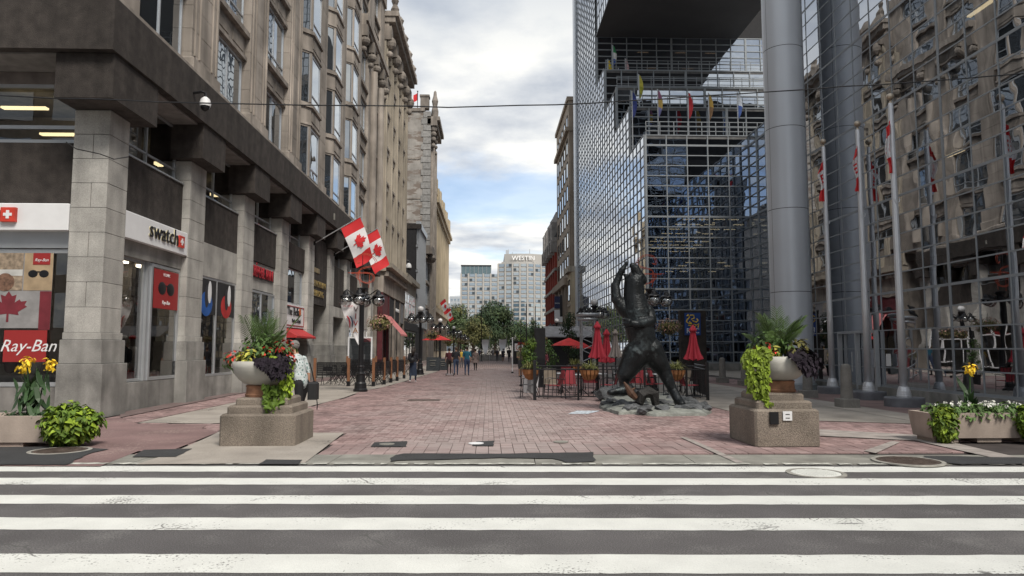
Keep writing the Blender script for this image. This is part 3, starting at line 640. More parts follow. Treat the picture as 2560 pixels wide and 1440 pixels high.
def mannequin(x,y,z,cap,shirt):
    t=thing('mannequin','x','mannequin',(x,y,z))
    m=[mat('mannequin_skin',(.35,.30,.27),.5),shirt]
    fuse([((0,0,0),(0,0,.38),.15,.17,1,.6),((0,0,.38),(0,0,.46),.16,.09,1,.7),((0,0,.5),(0,0,.60),.05,.05,0),((0,0,.66),(0,-.01,.74),.085,.09,0),((-.19,0,.40),(-.22,-.02,.12),.055,.045,1),((.19,0,.40),(.22,-.02,.12),.055,.045,1)],'torso',m,.03,2,t)
    MB().ball((0,0,.76),.10,12,6,(1,1.1,.8)).lathe(0,-.06,[(.1,.755),(.1,.77)],12,sx=1,sy=1.3).obj('cap',cap,t,local=True); MB().lathe(0,0,[(.03,-.0),(.03,.1)],8).obj('stand',M_ALU,t,local=True); return t
# upper facade
UB=[19.8+5.2*k for k in range(8)]; ZF=[10.0+3.7*j for j in range(6)]; XF=-9.1; XR=-9.42; ZT=32.0
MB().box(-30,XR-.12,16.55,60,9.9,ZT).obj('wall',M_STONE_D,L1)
MB().box(-30,-8.95,16.4,60.1,ZT-.9,ZT+.5).obj('cornice',M_STONE,L1)
piers=[(16.55,18.15)]+[(c+1.55,c+3.65) for c in UB]
piers[-1]=(UB[-1]+1.55,60.0)
pm=block(XF-XR+.30,2.1,.722,M_STONE); pb={}
for i,(y0,y1) in enumerate(piers):
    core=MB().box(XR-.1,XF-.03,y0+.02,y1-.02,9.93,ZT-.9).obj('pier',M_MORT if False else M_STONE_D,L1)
    n=32; h=.735
    for j in range(n):
        z=9.94+j*h
        if z+h>ZT-.9: break
        w=y1-y0
        if (i<5 and j<26) or j<12:
            putblk(core,block(.46,w-.01,h-.008,M_STONE),'stone_block',XF-.23+(.0 if j%2 else .004),(y0+y1)/2,z)
    MB().box(XR-.1,XF-.001,y0+.004,y1-.004,9.94+(26 if i<5 else 12)*h,ZT-.9).obj('upper_pier',M_STONE,L1)
    if i in (1,2,3): # sunk panel strips with carved foot
        for yy in (y0+.18,y1-.58):
            MB().box(XF-.0,XF+.05,yy,yy+.06,10.6,ZT-2).box(XF,XF+.05,yy+.34,yy+.4,10.6,ZT-2).obj('pier_moulding',M_STONE,L1)
    if i>=1 and i<8:
        MB().bbox(XF-.4,XF+.10,y0-.06,y1+.06,9.94,10.5,.04).obj('pier_base',M_STONE,L1)
for k,c in enumerate(UB):
    y0,y1=c-1.55,c+1.55
    oriel=k in (3,4,5)
    for j,z in enumerate(ZF):
        if z>29.5: break
        zb=z+2.45; zn=z+3.7-.02
        if not oriel:
            win(L1,'X',XR+.02,y0+.1,y1-.1,z,zb,bars=(c,),hb=(z+.5,) if j else (),t=.06)
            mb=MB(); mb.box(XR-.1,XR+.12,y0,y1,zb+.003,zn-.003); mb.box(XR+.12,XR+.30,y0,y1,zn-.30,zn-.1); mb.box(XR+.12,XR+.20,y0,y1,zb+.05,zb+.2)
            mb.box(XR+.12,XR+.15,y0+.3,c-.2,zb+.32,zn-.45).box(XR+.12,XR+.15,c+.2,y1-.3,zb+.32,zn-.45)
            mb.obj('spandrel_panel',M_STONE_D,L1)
        else:
            xo=-8.78; q=.62
            plan=[(XR-.1,y0),(XR+.05,y0),(xo,y0+q),(xo,y1-q),(XR+.05,y1),(XR-.1,y1)]
            def grow(g_): return [(XR-.1,y0-g_),(XR+.05,y0-g_),(xo+g_,y0+q-g_*.4),(xo+g_,y1-q+g_*.4),(XR+.05,y1+g_),(XR-.1,y1+g_)]
            mb=MB(); mb.prism(plan,zb+.003,zn-.003); mb.prism(grow(.10),zn-.26,zn-.10); mb.prism(grow(.05),zb+.10,zb+.2)
            mb.box(xo+.001,xo+.03,y0+q+.15,y1-q-.15,zb+.35,zn-.42)
            mb.obj('oriel_spandrel',M_STONE_D if j%2 else M_STONE,L1)
            win(L1,'X',xo-.05,y0+q+.12,y1-q-.12,z,zb,hb=(z+.45,),t=.06)
            # canted side lights
            for (p,r_) in (((XR+.05,y0),(xo,y0+q)),((xo,y1-q),(XR+.05,y1))):
                A=Vector((p[0],p[1],0)); B=Vector((r_[0],r_[1],0)); mb=MB()
                D=(B-A); n_=Vector((D.y,-D.x,0)).normalized()*.05
                A2=A+D*.1-n_; B2=B-D*.1-n_
                mb.k=0
                mb.slab(A2+Vector((0,0,z)),B2+Vector((0,0,z)),B2+Vector((0,0,zb)),A2+Vector((0,0,zb)),.02)
                mb.k=1
                for e0,e1 in ((.1,.17),(.83,.9)):
                    a_=A+D*e0; b_=A+D*e1; mb.slab(a_+Vector((0,0,z)),b_+Vector((0,0,z)),b_+Vector((0,0,zb)),a_+Vector((0,0,zb)),.06)
                mb.obj('side_window',[G_WIN,M_ALU],L1)
            mb=MB()
            for yy,xx in ((y0+q,xo),(y1-q,xo)): mb.prism([(xx-.12,yy-.1),(xx+.0,yy-.06),(xx+.0,yy+.06),(xx-.12,yy+.1)],z,zb)
            stuff(mb.obj('oriel_posts',M_STONE,L1))
# carved brackets and string course on the far bays
mb=MB(); mb.box(XF-.2,XF+.45,49.3,60,25.0,25.5); mb.box(XF-.2,XF+.3,49.3,60,24.7,25.0); mb.obj('string_course',M_STONE,L1)
for y in (49.6,52.6,54.8,57.8,59.6): MB().box(XF,XF+.4,y-.3,y+.3,23.9,24.7).ball((XF+.2,y,23.6),.35,8,6).ball((XF+.12,y,23.0),.22,8,6).obj('carved_bracket',M_STONE_D,L1)
for y in (54.0,57.5): MB().tube([(XF+.15,y,10.5),(XF+.15,y,23)],.28,12).obj('column_shaft',M_STONE,L1)
# ================================================================ LEFT ROW FURTHER DOWN
L2=thing('ornate_stone_building','pale ribbed stone building with carved cornice next to the brown office block','building',(-12,68,0))
a0,a1=60.15,76.0
MB().box(-30,-9.35,a0,a1,0,30).obj('wall',M_STONE_D,L2)
nb=4; pw=(a1-a0)/nb
for i in range(nb+1):
    y=a0+.35+i*(a1-a0-.7)/nb
    MB().box(-9.35,-8.95,y-.42,y+.42,8.9,29).obj('rib',M_STONE_L,L2)
    MB().box(-8.95,-8.82,y-.16,y+.16,9.2,28).obj('rib_moulding',M_STONE_L,L2)
    MB().box(-9.35,-8.5,y-.5,y+.5,28.4,29.6).ball((-8.6,y,28.2),.45,8,6,(1,1,1.3)).ball((-8.7,y,27.2),.32,8,6).obj('carved_bracket',M_STONE_D,L2)
    if i%2==0 or True: MB().lathe(-8.3,y,[(.30,31.0),(.38,31.3),(.2,31.7),(.34,32.1),(.05,32.5)],8).obj('finial',M_STONE_D,L2)
for i in range(nb):
    y=a0+.35+(i+.5)*(a1-a0-.7)/nb
    for j in range(6):
        z=10.2+3.15*j
        win(L2,'X',-9.3,y-1.2,y+1.2,z,z+2.2,bars=(y,),g=G_WIN,t=.08)
        MB().box(-9.35,-9.1,y-1.3,y+1.3,z+2.3,z+3.0).box(-9.1,-9.0,y-1.35,y+1.35,z+2.8,z+3.0).obj('spandrel_panel',M_STONE,L2)
    arc=MB(); 
    for q in range(9):
        a=math.pi*q/8; b=math.pi*(q+1)/8
        if q<8: arc.slab((-9.0,y+1.3*math.cos(a),27.5+1.1*math.sin(a)),(-9.0,y+1.6*math.cos(a),27.5+1.5*math.sin(a)),(-9.0,y+1.6*math.cos(b),27.5+1.5*math.sin(b)),(-9.0,y+1.3*math.cos(b),27.5+1.1*math.sin(b)),.3)
    arc.obj('window_arch',M_STONE_L,L2)
MB().box(-30,-8.75,a0,a1,29.6,30.0).box(-30,-8.2,a0-.1,a1+.1,30.001,30.5).box(-30,-7.9,a0-.2,a1+.2,30.501,30.95).obj('cornice',M_STONE,L2)
MB().box(-9.35,-8.7,a0,a1,8.2,8.5).box(-9.35,-8.2,a0,a1,8.501,8.9).obj('shop_cornice',M_STONE_L,L2)
mb=MB()
for i in range(26): y=a0+.3+i*.6; mb.box(-9.3,-8.5,y,y+.28,7.8,8.2)
stuff(mb.obj('dentils',M_STONE,L2))
MB().box(-9.35,-8.9,a0,a1,6.4,7.8).obj('frieze',M_STONE,L2)
M_MAR=mat('maroon_paint',(.10,.02,.025),.6)
for y in (60.4,64.2,68.2,72.2,75.6): MB().box(-9.4,-8.95,y-.25,y+.25,0,6.4).obj('shop_pilaster',M_MAR if y<66 else M_STONE_D,L2)
for i,y in enumerate((60.7,64.5,68.5,72.5)): win(L2,'X',-9.2,y,y+3.3,.4,4.2,bars=(y+1.6,),g=G_SHOP,m=M_BLK,t=.1); MB().box(-9.3,-9.0,y,y+3.3,4.25,6.3).obj('shop_fascia',[M_MAR,M_BLKM,M_BLKM,mat('shop_grey',(.2,.2,.21),.7)][i],L2)
text('lettering','BAR & GRILL',M_WHT,L2,(-8.95,70.1,5.2),RX,width=2.6,size=1,ext=.02)
MB().add([(-9.0,61,4.6),(-9.0,66,4.6),(-7.5,66,2.9),(-7.5,61,2.9),(-7.5,66,2.75),(-7.5,61,2.75)],[(0,1,2,3),(3,2,4,5)]).obj('awning',mat('awning_pink',(.50,.17,.17),.8),L2)
L2b=thing('low_stone_building','two storey stone shop building with a wide upper window between taller blocks','building',(-12,83,0))
MB().box(-30,-9.2,76.1,90,0,9.6).obj('wall',M_STONE_L,L2b); MB().box(-9.2,-8.7,76.1,90,9.2,9.75).obj('cornice',M_STONE_L,L2b)
win(L2b,'X',-9.15,78,88,5.0,7.9,bars=[78+i*1.25 for i in range(1,8)],hb=(6.8,),m=M_WHT,g=G_WIN,t=.09)
win(L2b,'X',-9.15,77,89,.4,3.6,bars=(80,83,86),g=G_SHOP,m=M_BLK,t=.1); MB().box(-9.2,-8.9,76.3,89.8,3.7,4.6).obj('shop_fascia',M_BLKM,L2b)
L2c=thing('steel_fronted_building','narrow building with grey steel mullions and a black blind side wall','building',(-12,95,0))
MB().box(-30,-9.3,90.1,101,0,17.6).obj('wall',M_BLKM,L2c)
for i in range(9): MB().box(-9.3,-8.95,91.0+i*1.2,91.14+i*1.2,4.5,17.3).obj('fin',M_ALU,L2c)
for j in range(4): MB().box(-9.3,-9.1,90.3,100.8,5+j*3.2,5.3+j*3.2).obj('rail',mat('steel_panel',(.28,.30,.32),.6),L2c)
for j in range(4): win(L2c,'X',-9.2,90.4,100.7,5.4+j*3.2,8.1+j*3.2,g=G_WIN,m=M_ALU,t=.08)
MB().box(-9.3,-8.8,90.1,101,17.2,17.9).obj('cornice',M_ALU,L2c)
MB().box(-12,-8.6,90.0,90.25,16.9,17.5).obj('parapet_cap',M_STUC,L2c)
L2d=thing('bracketed_stone_shop','narrow ornamented stone front with bulging bracketed cornice below the brick wall','building',(-12,104,0))
MB().box(-30,-9.3,101.1,106.9,0,15.8).obj('wall',M_STONE_D,L2d); MB().box(-9.3,-8.1,101.1,106.9,15.2,16.4).ball((-8.5,104,14.8),.8,8,6,(1,2.4,.8)).obj('cornice',M_STONE_D,L2d)
for j in range(3): win(L2d,'X',-9.2,101.8,106.2,4.5+j*3.6,7.3+j*3.6,bars=(103.3,104.8),t=.1); MB().box(-9.3,-8.8,101.3,106.7,7.4+j*3.6,7.8+j*3.6).obj('string_course',M_STONE,L2d)
L3=thing('weathered_brick_building','tall building with a patched pale blind side wall and carved stone front','building',(-16,112,0))
M_PATCH=mat('patched_brick',(.33,.31,.285),.95,ns=.8,na=.26,bump=.3,streak=.1)
def patchy():
    m=M_PATCH; nt=m.node_tree; N=nt.nodes; L=nt.links; b=N['Principled BSDF']; src=b.inputs['Base Color'].links[0].from_socket
    geo=N.new('ShaderNodeNewGeometry'); mp=N.new('ShaderNodeMapping'); mp.inputs['Scale'].default_value=(.45,1,1.6); L.new(geo.outputs['Position'],mp.inputs[0])
    n=N.new('ShaderNodeTexNoise'); n.inputs['Scale'].default_value=.55; n.inputs['Detail'].default_value=9; n.inputs['Roughness'].default_value=.68; L.new(mp.outputs[0],n.inputs['Vector'])
    r=N.new('ShaderNodeMapRange'); L.new(n.outputs[0],r.inputs[0]); r.inputs[1].default_value=.50; r.inputs[2].default_value=.54
    mx=N.new('ShaderNodeMixRGB'); mx.blend_type='MIX'; L.new(r.outputs[0],mx.inputs[0]); L.new(src,mx.inputs[1]); mx.inputs[2].default_value=(.20,.165,.14,1); L.new(mx.outputs[0],b.inputs['Base Color'])
patchy()
MB().box(-30,-9.5,107,117,0,38.0).obj('wall',M_PATCH,L3); MB().box(-30.1,-9.9,106.8,117,38.0,38.5).obj('coping',M_STONE_D,L3)
for z in (14,24.3,30.5): MB().box(-30,-9.9,106.93,107,z,z+.2).obj('string_course',M_STONE_D,L3)
MB().box(-9.5,-9.0,107,117,0,38).obj('front_wall',M_STONE_D,L3)
for j in range(30): MB().box(-10.1 if j%2 else -10.4,-8.95,106.9,107.6,8+j*1.0,8.9+j*1.0).obj('quoin',mat('grey_quoin',(.26,.255,.245),.9,island=.15),L3)
for i,y in enumerate((108.2,110.6,113,115.4)):
    MB().box(-9.0,-8.6,y-.35,y+.35,6,34).obj('pilaster',M_STONE,L3)
    if i<3: 
        for j in range(8): win(L3,'X',-8.97,y+.4,y+2.0,7+3.3*j,9.4+3.3*j,t=.08)
MB().box(-9.5,-8.0,106.9,117,35.8,36.6).box(-9.5,-7.6,106.9,117,36.601,37.2).obj('cornice',M_STONE_D,L3)
for z,w in ((35.4,.9),(34.6,.8),(33.8,.7),(32.8,.6)): MB().ball((-8.6,107.6,z),w*.6,8,6).obj('carved_bracket',M_STONE_D,L3); MB().ball((-8.6,112,z),w*.5,8,6).obj('carved_bracket',M_STONE_D,L3)
MB().box(-10.6,-9.3,106.9,108.2,38.5,40.3).box(-10.7,-9.2,106.8,108.3,40.3,40.6).obj('parapet_block',M_STONE_D,L3)
MB().lathe(-8.4,107.6,[(.5,37.2),(.55,38.2),(.35,39),(.5,39.8),(.28,40.6),(.2,41.3),(.02,41.5)],8).obj('roof_statue',M_STONE_D,L3)
L4=thing('bank_with_tall_pilasters','pale warm stone bank with long slender pilasters at the far end of the left row','building',(-14,138,0))
MB().box(-34,-9.4,117.2,160,0,27.5).obj('wall',M_BANKST,L4)
for i in range(13):
    y=118.5+i*3.35
    MB().box(-9.4,-9.0,y-.55,y+.55,9.2,25).obj('pilaster',M_BANKST,L4)
    if i<12:
        win(L4,'X',-9.35,y+.75,y+2.6,9.4,24.6,hb=(13,17,21),m=M_STUC,t=.12); win(L4,'X',-9.35,y+.85,y+2.5,1.2,6,hb=(4,),m=M_STUC,t=.12)
MB().box(-9.4,-8.7,117.2,160,25.2,26).box(-9.4,-8.3,117.2,160.3,26.001,26.6).obj('cornice',M_BANKST,L4); MB().box(-9.4,-8.85,117.2,160,7.9,8.6).obj('string_course',M_BANKST,L4)
for i in range(9): MB().box(-9.8,-8.7,118+i*4.9,119.8+i*4.9,27.5,30.2-(i%2)*.6).obj('parapet_block',M_BANKST,L4)
# ================================================================ RIGHT ROW FAR END
R1=thing('tan_tower_building','tall plain tan stone building with punched windows beside the glass bank','building',(15,112,0))
M_TAN=mat('tan_stone',(.30,.25,.20),.9,ns=.4,na=.18,streak=.2)
MB().box(11.8,32,103,122,0,38.5).obj('wall',M_TAN,R1); MB().box(11.3,32,102.8,122,33.9,34.5).obj('cornice',M_TAN,R1); MB().box(11.5,32,102.8,122,38.5,39.1).obj('coping',M_TAN,R1)
for i in range(5):
    for j in range(8):
        y=104.4+i*3.5; z=9.5+j*3.55
        if z<36: win(R1,'X',11.77,y,y+1.9,z,z+2.4,t=.1,m=M_STUC)
for i in range(4): MB().box(11.2,11.8,104+i*5,104.8+i*5,0,11).obj('pilaster',M_TAN,R1)
MB().box(10.9,11.8,103,122,11,12).obj('string_course',M_TAN,R1)
Rl=thing('low_tan_annex','small cream stone annex with a deep cornice tucked against the glass bank','building',(13,101,0))
MB().box(11.45,30,98.6,102.9,0,13).obj('wall',M_BANKST,Rl); MB().box(11.0,30,98.5,102.9,12.4,13.2).obj('cornice',M_STONE_L,Rl); MB().box(11.3,11.45,99,102.5,7.6,8).obj('string_course',M_STONE_L,Rl)
win(Rl,'X',11.42,99.5,101.9,8.4,11.4,m=M_STUC,t=.12); win(Rl,'X',11.42,99.5,101.9,1,6.8,m=M_STUC,t=.12)
R3=thing('red_brick_building','red brick building with grey bracketed mansard roof far down the right side','building',(15,138,0))
M_RB=mat('red_brick',(.26,.055,.04),.9,ns=1.2,na=.2,streak=.1); M_GRYO=mat('grey_ornament',(.24,.23,.22),.85,ns=1,na=.3)
MB().box(11.8,32,122.2,146,0,19.5).obj('wall',M_RB,R3)
for i in range(6):
    y=123+i*4
    for j in range(4): win(R3,'X',11.72,y+.4,y+2.6,6+j*3.4,8.5+j*3.4,t=.15,m=M_GRYO)
    MB().box(11.4,11.8,y-.5,y+.1,5,19.5).obj('pilaster',M_RB,R3); MB().box(10.7,11.8,y-.7,y+.4,18.4,20.6).obj('carved_bracket',M_GRYO,R3)
for j in range(4): MB().box(11.35,11.8,122.2,146,5+j*3.4,5.5+j*3.4).obj('string_course',M_GRYO,R3)
MB().box(10.9,12,122.2,146,20.2,21).obj('cornice',M_GRYO,R3)
MB().add([(11.3,122.2,21),(11.3,146,21),(13.5,146,25),(13.5,122.2,25),(32,122.2,21),(32,122.2,25),(32,146,25)],[(0,3,2,1),(0,4,5,3),(3,5,6,2)]).obj('roof',mat('slate',(.07,.07,.075),.8),R3)
for i in range(4): MB().box(11.0,13,124+i*6,126.2+i*6,21,24).lathe(12,125.1+i*6,[(1.2,24),(.7,24.8),(.1,26)],8).obj('dormer',M_GRYO,R3)
MB().box(10.5,10.9,104.9,105.1,6.4,9.6).obj('sign_bracket',M_BLK,R1)
sg=tag(MB().box(9.7,10.9,104.95,105.05,7.6,9.4).obj('hanging_sign',mat('navy_sign',(.02,.03,.09),.5)),'navy blade sign with a white panel below, hung on the tan tower wall','sign'); MB().box(9.7,10.9,104.94,105.06,5.6,7.4).obj('lower_panel',M_WHT,sg)
text('lettering','BANQUE',M_WHT,sg,(10.3,104.93,8.3),RF,width=1.0,size=1,ext=.005)
# ================================================================ HOTEL AND FAR CITY
HO=thing('hotel_tower','pale concrete hotel tower with a grid of windows closing the street view','building',(10,510,0))
M_HC=mat('hotel_concrete',(.37,.36,.34),.9,ns=.05,na=.10)
ww=MB().box(-1.9,1.9,-.2,.2,-.95,.95); wm=bpy.data.meshes.new('window'); wm.from_pydata(ww.v,[],ww.f); wm.materials.append(G_FAR)
wd=MB().box(-.9,.9,-.25,.1,-.9,.9); wdm=bpy.data.meshes.new('pane'); wdm.from_pydata(wd.v,[],wd.f); wdm.materials.append(mat('dark_pane',(.05,.065,.08),.3))
segs=[(-19.6,500,6.5,500,56,17),(6.5,500,16.5,496,63,19),(16.5,496,27,496,63,19),(27,496,42,503,63,19)]
HZ=60
foot=[(-19.6,500),(6.5,500),(6.5,560),(-19.6,560)]
MB().prism(foot,0,54.4).obj('wall',M_HC,HO)
MB().prism([(6.51,500),(16.5,496.2),(27,496),(42,503),(42,560),(6.51,560)],0,62).obj('tower_wall',M_HC,HO)
MB().prism([(11,502),(20,499.5),(28,499.5),(40,505),(40,550),(11,550)],62,69).obj('crown',M_HC,HO); MB().prism([(9,501),(18,498),(28,498),(41,504.5),(41,552),(9,552)],62,63.2).obj('crown_ledge',M_HC,HO)
MB().box(-19.6,1.5,500.5,540,54.4,60.6).obj('rooftop_lounge',mat('lounge_glass',(.10,.15,.17),.25),HO)
for i in range(8): MB().box(-19.4+i*2.95,-19.1+i*2.95,500.3,500.5,54.5,60.0).obj('lounge_mullion',M_MULL,HO)
MB().box(-19.8,1.7,500.2,540,60.0,60.9).obj('lounge_roof',M_BLKM,HO)
text('lettering','WESTIN',mat('sign_letters_white',(.9,.9,.9),.4),HO,(24.3,498.6,64.2),RF,width=16,size=1,ext=.4)
MB().tube([(30,520,69),(30,520,75)],.25).obj('antenna',M_ALU,HO); MB().tube([(14,505,69),(14,505,73)],.2).obj('antenna',M_ALU,HO); MB().tube([(17,510,69),(17,510,71.5)],.2).obj('antenna',M_ALU,HO)
MB().box(12,14.2,503,505,69,72).obj('roof_plant',M_ALU,HO)
hl=world_loc(HO)
for (x0,y0,x1,y1,zt,rows) in segs:
    L_=math.hypot(x1-x0,y1-y0); n=max(1,round(L_/5.1)); ang=math.atan2(y1-y0,x1-x0)
    for i in range(n):
        t=(i+.5)/n; x=x0+(x1-x0)*t; y=y0+(y1-y0)*t
        for j in range(rows):
            z=zt-2.6-3.12*j
            if z<14: break
            o=bpy.data.objects.new('window',wm); COL.objects.link(o); o.parent=HO; o.location=(x-hl.x,y-hl.y-.05,z-hl.z); o.rotation_euler=(0,0,ang)
            if (i*7+j*5+random.randint(0,2))%3==0 and len([1])<300:
                q=bpy.data.objects.new('pane',wdm); COL.objects.link(q); q.parent=o; q.location=(random.choice((-.9,.9)),-.06,0)
    for i in range(n+(x0>20)):
        t=i/n; x=x0+(x1-x0)*t; y=y0+(y1-y0)*t
        MB().box(x-.5,x+.5,y-.7,y+.1,0,zt-1.2).obj('concrete_rib',M_HC,HO)
for k,(x0,w,h,d,l) in enumerate(((-33,9,40,600,'small pale apartment tower left of the hotel'),(-45,9,36,620,'grey blue apartment slab at the far left edge of the street gap'),(-26,6,29,560,'low brown slab with balconies below the pale apartment tower'))):
    t=thing('apartment_tower',l,'building',(x0,d,0)); c=mat('far_wall%d'%k,[(.42,.45,.48),(.35,.40,.45),(.20,.20,.2)][k],.9)
    MB().box(x0,x0+w*2,d,d+30,0,h*1.15).obj('wall',c,t)
    for i in range(6):
        for j in range(7): MB().box(x0+1+i*w/3.2,x0+2.6+i*w/3.2,d-.2,d,h*1.1-4*j-2,h*1.1-4*j).obj('window',G_FAR,t)
# ================================================================ GLASS BANK
BK=thing('glass_bank_building','mirror glass bank block with stepped terraces and a silver column','building',(20,50,0))
def curtain(par,org,ux,n,m_,pw,ph,clip=None,g=G_BANK,indiv=lambda i,j:False,fat=5,bar=.06,mm=M_MULL,depth=.10,nx=None,barind=False,hfat=6,jit=.0022):
    """curtain wall: panes (each very slightly out of true) and aluminium bars. ux is the wall direction, nx its outward normal"""
    O=Vector(org); U=Vector(ux); Z=Vector((0,0,1)); Nn=Vector(nx); big=MB(); bars=MB(); bl=world_loc(par)
    for i in range(n):
        for j in range(m_):
            if clip and not clip(i,j): continue
            tx=random.gauss(0,jit)*pw; tz=random.gauss(0,jit)*ph
            c=[O+U*(i*pw)+Z*(j*ph)-Nn*(tx+tz),O+U*((i+1)*pw)+Z*(j*ph)+Nn*(tx-tz),O+U*((i+1)*pw)+Z*((j+1)*ph)+Nn*(tx+tz),O+U*(i*pw)+Z*((j+1)*ph)+Nn*(-tx+tz)]
            if U.cross(Z).dot(Nn)<0: c=c[::-1]
            if indiv(i,j): q=MB(); q.quad(*c); q.obj('pane',g,par)
            else: big.quad(*c)
    if big.f: stuff(big.obj('panes',g,par))
    def barbox(a,b,w,d,h=None):
        # a,b endpoints on wall; w half width in U or Z
        D=(b-a).normalized(); S=Nn.cross(D).normalized()*w
        A=[a-S,a+S,b+S,b-S]; mb=MB(); f=[p+Nn*d for p in A]; k=[p-Nn*.03 for p in A]
        mb.add(k+f,[(4,5,6,7),(0,1,5,4),(1,2,6,5),(2,3,7,6),(3,0,4,7)]); return mb
    def emit(mb,name,w):
        if barind: mb.obj(name,mm,par)
        else: bars.add(mb.v,mb.f)
    for i in range(n+1):
        js=[j for j in range(m_) if (not clip or (i<n and clip(i,j)) or (i>0 and clip(i-1,j)))]
        if not js: continue
        w=bar*(1.7 if i%fat==0 else .75)
        emit(barbox(O+U*(i*pw)+Z*(min(js)*ph),O+U*(i*pw)+Z*((max(js)+1)*ph),w,depth),'mullion',w)
    for j in range(m_+1):
        js=[i for i in range(n) if (not clip or (j<m_ and clip(i,j)) or (j>0 and clip(i,j-1)))]
        if not js: continue
        w=bar*(1.5 if j%hfat==0 else .75)
        emit(barbox(O+U*(min(js)*pw)+Z*(j*ph),O+U*((max(js)+1)*pw)+Z*(j*ph),w,depth*.8),'transom',w)
    if bars.f: stuff(bars.obj('glazing_bars',mm,par))
# near facade along the street
XN=13.2
curtain(BK,(XN,10.3,.38),(0,1,0),18,60,1.2,.615,g=G_BANK,nx=(-1,0,0),indiv=lambda i,j:4<=i and j<13 and j>0,barind=True,fat=8,hfat=5,bar=.026,depth=.014)
MB().box(XN-.14,XN+.4,8,32,0,.34).obj('base_wall',M_GRAN_D,BK)
# door in the near facade
dr=MB(); frame_rect(dr,'X',XN-.1,23.7,26.3,.1,2.25,.09,.14,bars=(25.0,)); d_=dr.obj('door',M_ALU,BK)
for y in (24.8,25.2): MB().tube([(XN-.2,y,.8),(XN-.2,y,1.5)],.02).obj('handle',M_ALU,d_)
MB().box(XN-.12,XN-.10,22.9,23.15,1.05,1.45).obj('notice',M_WHT,BK)
# inside of the near block
ib=MB(); ib.box(22,22.2,8,31.6,0,45)
for z in (4.05,7.75,11.45,15.15,18.8,22.5): ib.box(XN+.25,22,10.4,31.8,z,z+.35)
ib.box(XN+.25,22,31.6,31.8,0,45); ib.obj('interior_wall',mat('bank_interior',(.10,.10,.10),.9),BK)
MB().lathe(14.25,22.3,[(.72,0),(.72,37)],32).obj('inner_column',mat('inner_column_paint',(.55,.57,.60),.5),BK)
for y,z in ((17.2,11.3),(18.6,11.3)): MB().box(14.0,14.12,y,y+1.1,z,z+.05).obj('ceiling_lamp_or_fill',M_LIGHT,BK)
MB().box(14.2,14.3,20.5,21.3,7.55,7.6).obj('ceiling_lamp_or_fill',M_LIGHT,BK)
for y in (18.0,18.9,16.5): MB().lathe(15,y,[(.12,3.9),(.12,3.95)],10).obj('ceiling_lamp_or_fill',M_LIGHT,BK)
MB().bbox(14.6,15.2,23.6,24.2,.0,.9,.03).obj('planter_box',mat('terracotta_box',(.35,.14,.05),.8),BK)
MB().box(XN+.2,60,7.8,10.3,.0,36).box(XN+.2,60,8,31.8,36,38).box(22.3,60,8,31.8,0,36).obj('core',M_BLKM,BK)
# recessed court
curtain(BK,(13.3,31.9,.4),(1,0,0),6,44,1.45,.85,g=G_COURT,nx=(0,1,0),fat=50,hfat=50,bar=.05)
XC=20.6; YD=54.8; PW=1.73; PH=.80
curtain(BK,(12.35,YD,.55),(1,0,0),5,22,(XC-12.35)/5,(18.5-.55)/22,g=G_COURT,nx=(0,-1,0),indiv=lambda i,j:j<8,barind=True,bar=.048,fat=10,hfat=7,depth=.08)
MB().box(12.3,XC,YD-.1,YD+.3,0,.5).obj('base_wall',M_GRAN_D,BK)
curtain(BK,(XC,32,.55),(0,1,0),13,22,(YD-32)/13,(18.5-.55)/22,g=G_COURT,nx=(-1,0,0),fat=4,hfat=7,bar=.05,depth=.08)
# stepped terrace walls
steps=[(54.8,.0,18.5),(60.9,18.5,22.9),(67.0,22.9,27.0),(73.4,27.0,31.3),(79.0,31.3,37.5)]
for k in range(1,5):
    y,z0,z1=steps[k]; nrow=5 if k<4 else 8; m_=nrow
    curtain(BK,(12.35,y,z0),(1,0,0),14,m_,1.73,(z1-z0)/m_,g=G_COURT,nx=(0,-1,0),fat=5,hfat=20,bar=.065,depth=.1)
    MB().box(12.3,45,steps[k-1][0]-.02,y+.1,z0-.28,z0-.02).obj('terrace',mat('terrace_deck',(.14,.14,.14),.9),BK)
    rl=MB()
    yy=steps[k-1][0]+.05
    for zz in (.35,.75,1.1): rl.box(12.4,36,yy,yy+.05,z0+zz,z0+zz+.05)
    for i in range(22): rl.box(12.4+i*1.12,12.45+i*1.12,yy,yy+.06,z0,z0+1.1)
    stuff(rl.obj('railing',M_MULL,BK))
MB().box(XC,45,54.9,60.9,18.2,18.24).obj('terrace',M_BLKM,BK)
MB().box(XC+.3,45,32,54.7,18.0,18.5).box(XC+4,45,32,54.7,0,18).obj('core',M_BLKM,BK)
# street facade, cut by the steps
PW2=1.45; n2=int((98-54.8)/PW2); ph=.815
def clipF(i,j):
    y=54.8+i*PW2+.3; z=.6+(j+.5)*ph
    if y<60.6: return z<18.5
    if y<66.8: return z<22.9
    if y<73.2: return z<27
    if y<78.8: return z<31.3
    return z<62
curtain(BK,(12.25,54.8,.6),(0,1,0),n2,75,PW2,ph,clip=clipF,g=G_STREET,nx=(-1,0,0),fat=100,hfat=100,bar=.055,depth=.05,jit=.0025,mm=M_MULL_F)
MB().box(12.25,12.6,54.9,98,0,.6).obj('base_wall',M_GRAN_D,BK)
curtain(BK,(12.25,46,37.5),(0,1,0),int(33/PW2),16,PW2,ph*1.9,g=G_BANK,nx=(-1,0,0),fat=100,hfat=100,bar=.055,depth=.05,mm=M_MULL_F)
MB().box(12.27,28.7,46,78.9,37.45,37.8).obj('soffit',mat('soffit_panels',(.075,.075,.08),.7,na=.12,ns=.3),BK)
